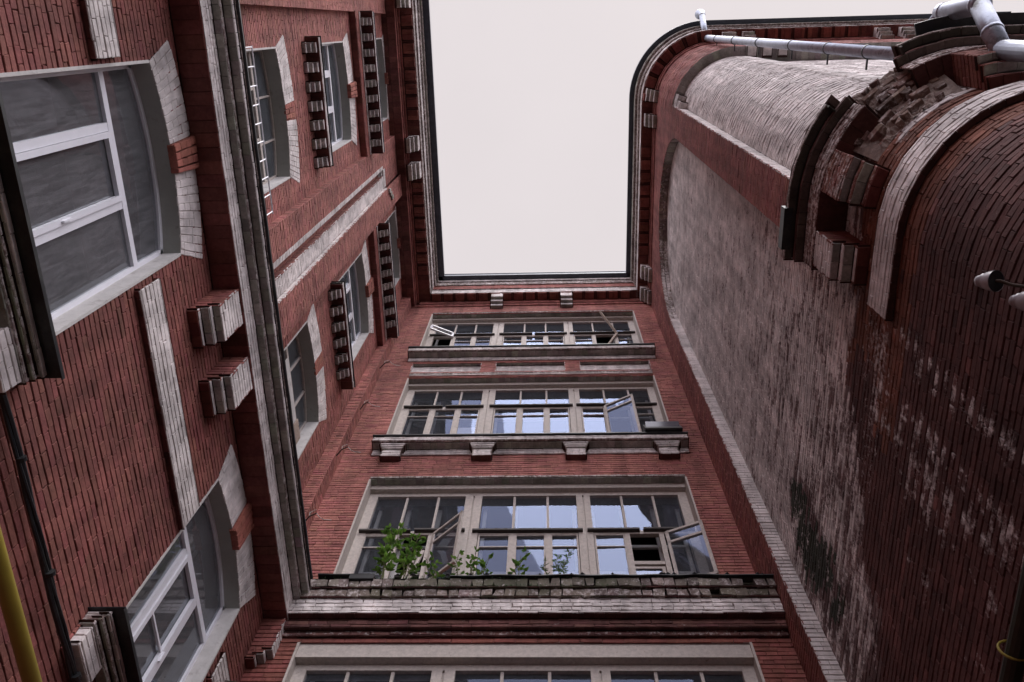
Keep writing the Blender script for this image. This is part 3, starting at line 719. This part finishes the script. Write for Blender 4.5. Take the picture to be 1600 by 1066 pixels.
# mid cornice of the back wing
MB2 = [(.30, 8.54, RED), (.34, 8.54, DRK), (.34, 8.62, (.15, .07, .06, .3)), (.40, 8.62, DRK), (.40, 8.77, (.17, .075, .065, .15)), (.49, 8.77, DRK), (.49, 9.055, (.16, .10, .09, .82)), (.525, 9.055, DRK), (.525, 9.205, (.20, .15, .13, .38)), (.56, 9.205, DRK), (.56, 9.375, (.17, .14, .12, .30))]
cm = MB()
MOSSN = lambda x, z: mnoise.noise(Vector((x*1.1, z*4, 3)))
def mosscol(base):
    b0 = np.array(base)
    def f(u, v):
        c = cfn(b0, .22)(u, v)
        for i in range(len(u)):
            t = MOSSN(u[i], v[i])+(.28 if -2.4 < u[i] < 1.2 else -.12)
            t = min(1, max(0, t*1.6+random.uniform(-.25, .35)))*.8; c[i] = c[i]*(1-t)+np.array((.085, .088, .052, .2))*t
        return c
    return f
MB2m = [(a, z, (mosscol(c) if i >= 7 else c)) for i, (a, z, c) in enumerate(MB2)]
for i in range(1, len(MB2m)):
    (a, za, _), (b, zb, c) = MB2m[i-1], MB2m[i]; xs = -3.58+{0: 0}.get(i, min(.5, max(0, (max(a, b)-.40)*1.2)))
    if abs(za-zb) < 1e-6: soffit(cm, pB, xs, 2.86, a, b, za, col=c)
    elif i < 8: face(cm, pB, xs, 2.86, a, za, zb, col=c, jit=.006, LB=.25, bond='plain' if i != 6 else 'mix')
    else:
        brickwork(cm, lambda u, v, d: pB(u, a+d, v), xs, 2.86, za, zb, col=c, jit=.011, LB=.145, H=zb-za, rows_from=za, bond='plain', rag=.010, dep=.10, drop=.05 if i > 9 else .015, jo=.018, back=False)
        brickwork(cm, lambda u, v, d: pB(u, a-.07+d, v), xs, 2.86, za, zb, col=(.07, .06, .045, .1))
cb = part(cm, 'cornice', BR, BW); cb['label'] = 'decayed mossy cornice ledge with weeds'
dm = MB()
plate(dm, pB, -3.05, -2.35, .30, .60, 9.42, 9.435, n=12, wob=.04); plate(dm, pB, -1.3, 2.87, .35, .60, 9.385, 9.40, n=90, wob=.028)
dm.box(-2.62, -2.30, 6.70, 6.78, 9.33, 9.43)
for k in range(22):                           # torn bitumen lumps along the edge
    x = random.uniform(-2.0, 2.8); r = random.uniform(.008, .022); dm.tube([(x-r*2, 6.71, 9.40), (x, 6.70, 9.40+r), (x+r*2.2, 6.71, 9.40)], [r*.4, r, r*.3], 5)
part(dm, 'roofing_felt', BLACK, cb)
mo = MB()
for k in range(900):
    x = random.gauss(-.6, 1.1); 
    if not -3 < x < 2.6: continue
    y = 6.735+random.uniform(-.01, .04); z = 9.20+random.choice((0, .17, .17))+random.uniform(0, .03); h = random.uniform(.01, .035)
    a = random.uniform(0, 6.28); mo.add([(x, y, z), (x+.012*math.cos(a), y+.012*math.sin(a), z), (x+.02*math.cos(a+1), y-.015, z+h)], [(0, 1, 2)])
mo_o = mo.obj('moss', LEAFD); tag(mo_o, kind='stuff'); tag(mo_o, 'dark green moss growing on the ledge bricks', 'moss')

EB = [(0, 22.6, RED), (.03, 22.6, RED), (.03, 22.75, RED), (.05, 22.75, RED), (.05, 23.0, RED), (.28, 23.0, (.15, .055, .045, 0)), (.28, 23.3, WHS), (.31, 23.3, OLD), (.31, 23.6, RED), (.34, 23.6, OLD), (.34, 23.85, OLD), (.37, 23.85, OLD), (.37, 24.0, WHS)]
eb = MB(); cornice(eb, pB, -3.6, 2.9, EB, u0f=lambda o: -3.98+(.12 if o < .04 else .44 if o < .2 else .75), u1f=lambda o: 2.87 if o < .2 else 2.53)
teethrow(eb, pB, -3.2, 2.6, .06, .27, 23.0)
ebo = part(eb, 'eave', BR, BW)
for (a, b) in ((-1.52, -1.20), (.41, .72)): ebracket(pB, a, b, ebo, z0=22.38)
gt = MB(); plate(gt, pB, -2.99, 2.36, .35, .50, 24.005, 24.12, n=40); part(gt, 'gutter', GUT, ebo)
rf = MB(); rf.box(-3.3, 2.9, 6.84, 12, 24.121, 24.2); part(rf, 'roof', ROOFM, BW)
pr = MB(); face(pr, pB, -4.5, 4.0, .30, 24.2, 24.62, col=OLD); pr.box(-4.5, 4, 6.99, 7.3, 24.62, 24.66); part(pr, 'parapet', BR, BW)
pr = MB(); pr.box(-4.5, 4, 6.93, 7.3, 24.661, 24.70); part(pr, 'coping', GUT, BW)

q = MB(); q.box(-4.5, 3.6, 7.34, 7.6, 22.5, 24.0, (.2, .06, .05, 0)); part(q, 'wall', PLAINR, BW)
# black box on the second sill
bx = MB(); x0b, x1b = 1.78, 2.46
v = [(x, y, z) for x in (x0b, x1b) for (y, z) in ((6.98, 14.23), (7.32, 14.23), (7.32, 14.66), (7.10, 14.62))]
bx.add(v, [(0, 1, 2, 3), (7, 6, 5, 4), (0, 4, 5, 1), (1, 5, 6, 2), (2, 6, 7, 3), (3, 7, 4, 0)])
BX = thing('metal_box', 'black metal box with a glossy sloping lid at the right end of the sill', 'box', (2.1, 7.1, 14.23+EYE))
part(bx, 'case', BLACK, BX)
bx = MB(); bx.bar((x0b+.03, 6.985+.045, 14.40), (x1b-.03, 6.985+.045, 14.40), .004, .27, up=(0, -.3, 1)); part(bx, 'lid', mat('glossy_grey', (.10, .10, .12), rough=.12, var=.05, spec=1), BX)

# ================================================================== RIGHT WING
RW = thing('brick_building', 'right brick wing with a rounded whitewashed corner and tall arched recess', 'building', (4.2, 3, 0))
rw = MB()
SOOT = (.125, .052, .045, 0)
BND = [(-4.9, 6.2), (-4.0, 6.5), (-2.8, 7.45), (-1.77, 8.15), (-.9, 8.2), (-.3, 8.3), (3, 8.5)]
def bnd(u): return np.interp(u, [b[0] for b in BND], [b[1] for b in BND])
def nz(u, v, s, k=0): return np.array([mnoise.fractal(Vector((a*s, b*s, k)), 1, 2, 4) for a, b in zip(u, v)])
def rcol(u, v):
    n = len(u); c = np.zeros((n, 4)); d = v-bnd(u)+.35*nz(u, v, 1.6, 3)
    t = nz(u, v, .55, 9); var = np.clip(1+rng.normal(0, .14, n), .5, 1.6)
    low = np.array((.10, .042, .037)); up = np.array((.15, .095, .09)); org = np.array((.165, .062, .040))
    for i in range(n):
        if d[i] > 0: k = up
        else: k = org if (v[i] > 7.0 and u[i] > -1.9 and t[i] > -.2) else low*(1+.35*t[i])
        c[i, :3] = k*var[i]
        if d[i] > 0 and mossf(u[i], v[i]) > random.random(): c[i, :3] = (.045, .050, .036)
        if random.random() < .05: c[i, :3] *= 1.5
    return c
def mossf(u, v):
    q = ((u+3.95+.12*(9.3-v))/.42)**2+((v-8.7)/1.0)**2+1.0*mnoise.fractal(Vector((u*2, v*2, 5)), 1, 2, 4)
    return max(0, min(1, (1.25-q)*1.4))
def rwash(u, v):
    d = v-bnd(u)+.35*nz(u, v, 1.6, 3)
    hs = np.sin(np.floor(v/.0735)*12.9898+np.floor(u/.262+.5*(np.floor(v/.0735) % 2))*78.233)*43758.5453; hs = (hs-np.floor(hs)-.5)*.62
    up = hs+.62+.030*(v-7)+.24*nz(u, v, .9, 1)-.16*(u < -2.)*np.clip((10.5-v)/2, 0, 1)
    q = ((u+3.95+.12*(9.3-v))/.42)**2+((v-8.7)/1.0)**2+1.0*nz(u, v, 2, 5); up = up-.36*np.clip((1.4-q)*1.4, 0, 1)
    # pale lime streaks running down the bare brick
    s = np.zeros_like(u)
    for (uc, w_, a0, zt) in ((-.86, .075, .62, 7.35), (-.98, .025, .5, 7.3), (-1.40, .06, .58, 7.6), (-1.50, .02, .5, 7.2), (-1.70, .05, .5, 7.7), (-2.05, .03, .4, 7.4), (-2.6, .04, .36, 6.9)):
        s = np.maximum(s, a0*np.exp(-((u-uc+.035*np.sin(v*1.7+uc*9))/w_)**2)*np.clip((zt-v)*3, 0, 1))
    lo = .05+s+.12*np.clip(nz(u, v, 1.2, 7), -1, 1)+np.where((v > 7.3) & (u > -1.5), .12, 0)+.22*np.exp(-((v-7.45)/.3)**2)*(u < -.8)*(u > -2.6)
    return np.clip(np.where(d > 0, up, lo), 0, 1)
# flat plane and rounded corner under the mid cornice, and the white recess
face(rw, pR, -4.72, 3.9, 0, 3.9, 8.74, col=rcol, wash=rwash, wr=.02, jit=.003, du=.12, mort=.4)
face(rw, pR, -4.72, -.6, 0, 8.74, 21.6, col=rcol, wash=rwash, wr=.02, du=.12, mort=.35, jo=.017, dep=.022)
face(rw, pRU, 0, UA+.05, 0, 9.0, 19.9, col=cfn((.17, .11, .10, .80), .2), wash=lambda u, v: .80+0*u, wr=.1, du=.12)
face(rw, pRU, UA-.1, 4.4, -.13, 9.0, 19.9, col=cfn((.19, .12, .11, .70), .2), wash=lambda u, v: .66+0*u, wr=.1)
UPW = .20
def rcut(v):
    r = []
    if v < 19.9: r.append((0, 20))
    h = 2.45; a = 2.04; uc = -2.66
    if v < 19.0: r.append((uc-a, uc+a))
    elif v < 19.0+h: t = a*math.sqrt(1-((v-19)/h)**2); r.append((uc-t, uc+t))
    return r
face(rw, pRU, -5.5, 9.5, UPW, 8.74, 22.6, col=cfn((.27, .098, .084, 0), .08), cut=rcut, du=.12)
side(rw, pR, -4.70, 1, 0, UPW, 3.9, 19.0, col=cfn((.28, .18, .16, .86), .1)); 
face(rw, pR, -5.5, -4.70, UPW, 3.9, 8.74, col=cfn((.22, .07, .056, 0), .1))
side(rw, pRU, 0, 1, 0, UPW, 8.74, 19.9, col=cfn((.28, .18, .16, .97), .08))
side(rw, pRU, -.62, -1, 0, UPW, 8.74, 19, col=RED)
soffit(rw, pRU, 0, 9.5, -.13, UPW, 19.9, col=GRN, du=.12)
block(rw, pRU, -.02, .22, 0, UPW-.02, 19.5, 19.9, col=WHS); block(rw, pRU, -.02, .12, 0, UPW-.03, 19.1, 19.5, col=WHS)
for k in range(3): block(rw, pRU, 1.9+.33*k, 2.08+.33*k, .0, UPW+.01, 19.75, 20.0, col=WHT)
rw.box(3.09, 3.3, 1.8, 7.0, -EYE, 3.9, (.15, .05, .04, 0)); rw.box(4.25, 14, .65, .9, -EYE, 3.9, (.15, .05, .04, 0))
plate(rw, pR, 0, UA, -.2, -.02, -EYE, 3.9, col=(.15, .05, .04, 0)); plate(rw, pR, -5.5, -4.7, -.2, .18, -EYE, 3.9, col=(.15, .05, .04, 0))
rw.box(6.3, 14, .92, 1.1, 3.9, 19.9, (.22, .14, .13, .8)); rw.box(13.8, 14, .9, 12, -EYE, 24, (.15, .05, .04, 0))
# soffit of the tall arched recess
aM = MB(); n = 60
th = np.linspace(0, math.pi, n+1); uc, a_, h_ = -2.66, 2.04, 2.45
Lr = 3.2*2.25
def Ma(u, v, d):
    t = u/Lr*math.pi; k = 1
    uu = uc+a_*np.cos(t)*(1)-d*np.cos(t); zz = 19+h_*np.sin(t)-d*np.sin(t)
    return pR(uu, v, zz)
def awash(u, v): return .25+.35*np.clip(nz(u, v*3, 1.5, 2), -1, 1)+.3*(u > Lr*.62)
brickwork(aM, Ma, 0, Lr*.30, 0, UPW, col=GRN, LB=.085, H=UPW, du=.08, bond='plain', dep=.006)
brickwork(aM, Ma, Lr*.30, Lr, 0, UPW, col=OLD, wash=awash, LB=.085, H=UPW/2, du=.08, bond='plain', jit=.006)
part(rw, 'wall', BR, RW)
part(aM, 'arch', BR, RW)['label'] = 'ragged brick soffit of the tall recess'
# string course
st = MB(); 
rcw = cfn((.24, .15, .13, .84), .15)
face(st, pR, -.74, 4.0, .07, 7.30, 7.76, col=rcw, du=.12); soffit(st, pR, -.74, 4.0, 0, .07, 7.30, col=(.08, .035, .03, 0)); side(st, pR, -.74, -1, 0, .07, 7.30, 7.76, col=WHT); sheet(st, pR, -.74, 4.0, 0, .07, 7.76, OLD)
part(st, 'string_course', BR, RW)['label'] = 'white string course bending round the corner'
# mid cornice, broken where it turns
RPR = [(0, 8.72, RED), (.31, 8.72, (.10, .04, .035, 0)), (.31, 9.04, (.16, .085, .07, .45)), (.40, 9.04, (.13, .10, .085, .05)), (.40, 9.12, DRK), (.49, 9.12, (.075, .07, .055, .05)), (.49, 9.20, OLD)]
def skip(o):
    if o > .42: return (.72, 1.32)
    if o > .30: return (.84, 1.26)
    if o > .2: return (.62, 1.36)
    return None
rc = MB(); cornice(rc, pR, -.66, 9.5, RPR, ends=(True, False), skip=skip)
sheet(rc, pR, -.66, .8, -.3, .49, 9.22, OLD); sheet(rc, pR, 1.3, 9.5, -.3, .49, 9.22, OLD)
for uu, sg in ((.72, 1), (1.32, -1)): side(rc, pR, uu, sg, .05, .48, 9.04, 9.2, col=(.07, .065, .05, 0)); side(rc, pR, uu, sg, .05, .31, 8.72, 9.04, col=(.11, .07, .06, .2))
rco = part(rc, 'cornice', BR, RW); rco['label'] = 'broken mossy cornice of the rounded corner'
# rubble where the bricks have fallen
rb = MB(); nu, nv = 160, 90; us = np.linspace(.50, 1.48, nu); vs = np.linspace(0, 1, nv); V = []
for j, t in enumerate(vs):
    for i, u in enumerate(us):
        edge = min(1, (u-.50)/.22, (1.48-u)/.2); edge = max(0, edge)
        nn = mnoise.fractal(Vector((u*5, t*4, 2)), 1, 2.2, 5)*.045+mnoise.fractal(Vector((u*16, t*12, 8)), 1, 2, 4)*.018
        V.append(((u), (.0+.28*t**1.3+nn*edge*1.2)*(.35+.65*edge)+(1-edge)*.27*t-.01, 8.36+.86*t+nn*.3))
V = np.array(V); Pt = pR(V[:, 0], V[:, 1], V[:, 2])
rb.add(Pt, [(j*nu+i, j*nu+i+1, (j+1)*nu+i+1, (j+1)*nu+i) for j in range(nv-1) for i in range(nu-1)], (.2, .15, .13, .2))
part(rb, 'rubble', RUB, rco)['label'] = 'rough mortar bed where the facing has fallen'
rg = MB(); brickwork(rg, lambda u, v, d: pR(u, .035+.26*np.clip((v-8.38)/.75, 0, 1)**1.2+d, v), .56, 1.42, 8.38, 9.16, col=cfn((.17, .11, .09, .3), .3), LB=.16, jit=.012, rag=.045, dep=.11, drop=.42, back=False, jo=.02)
part(rg, 'broken_bricks', BR, rco)
# blackened slabs at the broken ends, and loose sheet on top
bs = MB(); plate(bs, pR, -.55, -.10, .44, .53, 9.10, 9.24, n=3); part(bs, 'torn_flashing', BLACK, rco)
bs = MB(); plate(bs, pR, 1.5, 3.4, .40, .60, 9.28, 9.30, n=16, wob=.02); part(bs, 'torn_flashing', BLACK, rco)
dkb = (.05, .05, .035, 0)
ROCK = [(.11, .08), (.20, .08), (.28, .6)]
for (a, b, c1) in ((-.62, -.26, WHS), (.12, .46, (.19, .08, .06, .35)), (1.55, 1.93, (.2, .08, .065, .15))):
    bracket(pR, a, b, 8.0+.0, rco, col=c1, side_c=(.20, .075, .06, .1), ztop=8.72, steps=((.12, .09), (.22, .09), (.30, .5)))
# eave
ER = [(UPW, 22.6, RED), (UPW+.03, 22.6, RED), (UPW+.03, 22.8, RED), (UPW+.05, 22.8, RED), (UPW+.05, 23.0, RED), (UPW+.33, 23.0, (.15, .055, .045, 0)), (UPW+.33, 23.35, WHS), (UPW+.37, 23.35, OLD), (UPW+.37, 23.7, OLD), (UPW+.43, 23.7, OLD), (UPW+.43, 24.0, GRN)]
er = MB(); cornice(er, pRU, -5.5, 9.5, ER)
plate(er, pRU, -.12, 0.0, UPW+.05, UPW+.31, 22.86, 23.0, col=RED)
for (a, b) in ((-4.2, -1.0), (2.75, 5.6), (6.7, 9.4)): teethrow(er, pRU, a, b, UPW+.06, UPW+.31, 23.0)
u = .12
while u < 1.75: block(er, pRU, u, u+.20, UPW+.06, UPW+.31, 22.92, 23.0, col=(.2, .07, .055, 0)); u += .275
ero = part(er, 'eave', BR, RW)
pRe = lambda u, o, z: pRU(u, o+UPW, z)
for (a, b) in ((-.12, .2-.36), ):
    pass
for (a, b) in ((-.12, .10), (-.75, -.44), (-4.82, -4.47), (-5.45, -5.10), (1.95, 2.25), (2.45, 2.7), (5.7, 6.0), (6.3, 6.6)): ebracket(pRe, a, b, ero, z0=22.4)
gt = MB(); plate(gt, pRU, -5.0, 9.5, UPW+.40, UPW+.55, 24.005, 24.11, n=130); part(gt, 'gutter', GUT, ero)
rf = MB(); us = np.linspace(-5.5, 9.5, 150); edge = pRU(us, np.full(150, UPW+.5), np.full(150, 24.112))
V = [tuple(p) for p in edge]+[(14, .0, 24.112), (14, 12, 24.112), (2.4, 12, 24.112)]
rf.add(V, [tuple(range(len(V)))]); part(rf, 'roof', ROOFM, RW)
for o in (RW,): pass

# ================================================================== pipes
def pipe(mb, pts, r, n=16, bend=.06):
    # straight runs with mitred elbows
    mb.tube(pts, r, n)
def collars(mb, p, q, r, ts):
    p = Vector(p); q = Vector(q); d = (q-p).normalized()
    for t in ts:
        c = p.lerp(q, t); mb.tube([tuple(c-d*.018), tuple(c+d*.018)], r+.008, 16)
DP = thing('downpipe', 'galvanised downpipe dropping from the eave hopper down the rounded corner and kinking past the cornice', 'downpipe', (4.13, .45, EYE+4))
PX = 4.12
a = MB(); top = (PX, .44, 23.1)
a.tube([(PX, .44, 23.15), (PX, .44, 10.2)], .078, 18); part(a, 'pipe', ZINC, DP, smooth=True)
a = MB(); a.tube([(PX, -.10, 23.80), (PX+.0, .44, 23.1)], .075, 16); part(a, 'elbow', ZINC, DP, smooth=True)
a = MB(); a.tube([(PX, -.10, 23.76), (PX, -.12, 23.86), (PX, -.13, 24.0), (PX, -.13, 24.12)], [.07, .08, .125, .13], 18, cap=False); part(a, 'hopper', ZINC, DP, smooth=True)
a = MB(); a.tube([(PX, .44, 10.25), (PX, .0, 9.55)], .086, 18); part(a, 'elbow', ZINC, DP, smooth=True)
a = MB(); a.tube([(PX, .0, 9.62), (PX, .0, 9.55), (PX, -.06, 8.82), (PX, -.06, 8.76)], .094, 18); collars(a, (PX, .0, 9.55), (PX, -.06, 8.82), .092, (.03, .97)); part(a, 'pipe', ZINC, DP, smooth=True)
a = MB(); a.tube([(PX, -.075, 8.84), (PX, .34, 8.26)], .092, 18); collars(a, (PX, -.06, 8.82), (PX, .34, 8.26), .092, (.6,)); part(a, 'elbow', ZINC, DP, smooth=True)
a = MB(); a.tube([(PX, .33, 8.33), (PX, .36, 2.0)], .090, 18); part(a, 'pipe', ZINC, DP, smooth=True)
for z in (21.6, 19.6, 17.4, 15.1, 13.2, 11.6):
    a = MB(); a.tube([(PX, .44, z-.015), (PX, .44, z+.015)], .088, 18); a.bar((PX, .50, z), (PX, .66 if z < 19.9 else .58, z), .02, .02); part(a, 'clamp', BLACK, DP)
a = MB(); a.tube([(-3.36, -2, 4.34), (-3.36, 7, 4.34)], .055, 14); a.tube([(-3.36, 2, 4.34), (-3.36, 2.04, 4.34)], .06, 14)
tag(a.obj('gas_pipe', YEL, smooth=True), 'yellow gas pipe running along the foot of the left wall', 'pipe')
a = MB()
for k in range(3):
    pts = [(-3.52+.010*math.sin(i*.6+k*2), -1.6+i*.28, 4.97+.022*math.sin(i*.9+k*2.1)) for i in range(31)]
    a.tube(pts,   .015 if k else .022, 7)
for i in range(9): a.tube([(-3.5, -1+i*.9, 4.965), (-3.5, -.97+i*.9, 4.965)],   .036, 9)
tag(a.obj('cable_bundle', BLACK), 'thick black cable bundle strapped along the left wall', 'cable')
a = MB(); a.tube([(2.98, 1.2, 4.57), (2.98, 6.4, 4.57)], .064, 14); PI = thing('pipe', 'dark green pipe along the lower right wall held by a brass coloured clamp', 'pipe', (2.93, 3.5, EYE+4.72)); part(a, 'tube', PIPEG, PI)
a = MB(); a.tube([(2.98+.09*math.cos(t*.35), 3.87, 4.60+.09*math.sin(t*.35)) for t in range(19)], .009, 8); part(a, 'clamp', YEL, PI)

# porcelain insulators
def insulator(x, y, z, lab):
    t = thing('insulator', lab, 'insulator', (x, y, z+EYE), 'porcelain insulators on the right wall')
    ax = Vector((-.36, .26, .9)).normalized(); p = Vector((x, y, z))
    prof = [(-.085, .012), (-.08, .034), (-.055, .040), (-.05, .036), (-.035, .050), (-.03, .045), (.0, .060), (.06, .070)]
    b = MB(); b.tube([tuple(p-ax*s_*-1 if False else p+ax*(-s_)) for s_, r in prof], [r for s_, r in prof], 24, cap=False); part(b, 'cup', PORC, t, smooth=True)
    b = MB(); b.tube([tuple(p-ax*.059), tuple(p-ax*.045)], [.066, .058], 24); part(b, 'mouth_shade', BLACK, t)  # black disc added for the shade inside the cup
    b = MB(); q = p-ax*.09; b.tube([tuple(p+ax*.01), tuple(q), tuple(q+Vector((.06, .02, -.02))), (3.1, y+.03, q.z-.01)], .011, 8); part(b, 'hook', IRON, t)
insulator(2.83, 1.62, 5.38, 'white porcelain insulator further from the edge on the right wall')
insulator(2.94, 1.68, 5.14, 'second white porcelain insulator lower on the right wall, cut by the picture edge')

# wire hooks on the back wall corner
for i, (x, y, z, l) in enumerate(((-3.74, 7.02, 11.15, .2), (-3.74, 7.05, 13.4, .2), (-3.70, 7.05, 17.5, .22), (-3.72, 7.08, 15.4, .16))):
    t = thing('wire_hook', ['bent iron hook with frayed pale wire just above the cornice corner', 'iron hook sticking out of the corner beside the lower window head', 'iron hook high in the corner beside the panelled strip', 'iron hook in the corner level with the bracketed sill'][i], 'hook', (x, y, z+EYE))
    b = MB(); b.tube([(x, y, z), (x+l*.5, y-.10, z+.05), (x+l, y-.12, z+.10)], .011, 6); part(b, 'rod', IRON, t)
    b = MB(); b.tube([(x+l, y-.12, z+.10), (x+l+.06, y-.1, z+.02), (x+l+.14, y-.08, z-.02), (x+l+.24, y-.05, z+.02)], .006, 5); b.tube([(x+l*.5, y-.10, z+.05), (x+l*.4, y-.1, z+.16), (x+l*.8, y-.1, z+.24)], .005, 5); part(b, 'wire', WIREW, t)
b = MB(); b.tube([(-3.52, 6.55, 7.3), (-3.42, 6.62, 7.36), (-3.40, 6.75, 7.46), (-3.35, 6.85, 7.42)], .009, 6); tag(b.obj('wire_hook', IRON), 'loose black wire end curling off the left wall beside the lowest window', 'hook')

# ================================================================== plants on the ledge
def leaf(mb, p, d, L_, W_, up):
    p = Vector(p); d = Vector(d).normalized(); s = d.cross(Vector(up)).normalized()
    if s.length < .1: s = Vector((1, 0, 0))
    n = s.cross(d); q = [p, p+d*L_*.3+s*W_*.5-n*L_*.03, p+d*L_*.7+s*W_*.38-n*L_*.05, p+d*L_-n*L_*.12, p+d*L_*.7-s*W_*.38-n*L_*.05, p+d*L_*.3-s*W_*.5-n*L_*.03]
    m = p+d*L_*.5-n*L_*.0+n*W_*.10
    q.append(m); mb.add([tuple(x) for x in q], [(0, 1, 6), (1, 2, 6), (2, 3, 6), (3, 4, 6), (4, 5, 6), (5, 0, 6)])
def plant(x, h, lab, stems=1, lean=0, ls=.10, dens=1., kind='broad', y=6.78, wide=.0):
    h *= .9
    t = thing('wild_plant', lab, 'plant', (x, y, 9.4+EYE), 'weeds growing on the cornice ledge')
    sm_ = MB(); lf = MB(); R_ = random.Random(int(x*100)+17)
    for s in range(stems):
        x0 = x+R_.uniform(-1, 1)*wide; hh = h*R_.uniform(.7, 1.); le = lean+R_.uniform(-.18, .18)
        pts = [Vector((x0+le*hh*(i/8)**1.3+.02*math.sin(i+s), y-.10*(i/8)+.02*math.cos(i*1.3), 9.39+hh*i/8)) for i in range(9)]
        sm_.tube([tuple(p) for p in pts], [.008*(1-.08*i) for i in range(9)], 5)
        nl = int(hh*22*dens)
        for k in range(nl):
            tt = .18+.82*k/nl if kind == 'broad' else .1+.9*k/nl
            i = min(7, int(tt*8)); p = pts[i].lerp(pts[i+1], tt*8-i); a = k*2.4+R_.uniform(-.4, .4)
            if kind == 'broad':
                br = Vector((math.cos(a), math.sin(a)*.8, R_.uniform(.1, .6))).normalized(); bl = R_.uniform(.03, .10)*(1.2-tt*.5)
                sm_.tube([tuple(p), tuple(p+br*bl)], .003, 4)
                for m in range(2):
                    q = p+br*bl*(.6+.4*m); dd = (br+Vector((R_.uniform(-.8, .8), R_.uniform(-.8, .8), R_.uniform(-.3, .5)))).normalized()
                    leaf(lf, q, dd, ls*R_.uniform(.6, 1.1), ls*.5*R_.uniform(.7, 1.1), (0, .4, 1))
            else:
                for m in range(2):
                    dd = Vector((math.cos(a+m*3), math.sin(a+m*3)*.7, R_.uniform(.2, .9))); leaf(lf, p, dd, ls*R_.uniform(.7, 1.1), ls*.16, (0, .4, 1))
    part(sm_, 'stem', BARK, t); part(lf, 'leaves', LEAF if kind == 'broad' else LEAFD, t)
plant(-2.22, 1.30, 'tall bright green sapling at the left end of the ledge, beside a loose stile', 3, -.06, .105, 1.05, wide=.07)
plant(-1.90, 1.12, 'bushy sapling in front of the dark open gap of the window', 3, .02, .10, .95, wide=.10)
plant(-1.50, .50, 'low leafy weed right of the dark gap', 2, -.3, .08, 1.0, wide=.14)
plant(-1.15, .60, 'round leafy weed under the left mullion', 3, .05, .07, 1.1, wide=.14)
plant(-.84, .42, 'thin weed with few leaves between the mullion and the middle sashes', 2, .1, .08, .8, wide=.1)
plant(-.42, .58, 'broad leaved seedling before the middle sashes', 2, .15, .09, .8, wide=.1)
plant(.14, .62, 'narrow leaved dark weed, rightmost on the ledge', 2, .02, .09, 2.0, 'narrow', wide=.04)
plant(-.04, .4, 'small dry tuft left of the narrow leaved weed', 2, -.1, .07, 1.2, 'narrow', wide=.04)

# ================================================================== shared yard behind the camera
ob = MB(); ob.box(-14, 40, -34, -33, -EYE, 9); 
o = ob.obj('wall', PLAINR); tag(o, 'long brick yard wall far behind the viewer', 'wall')
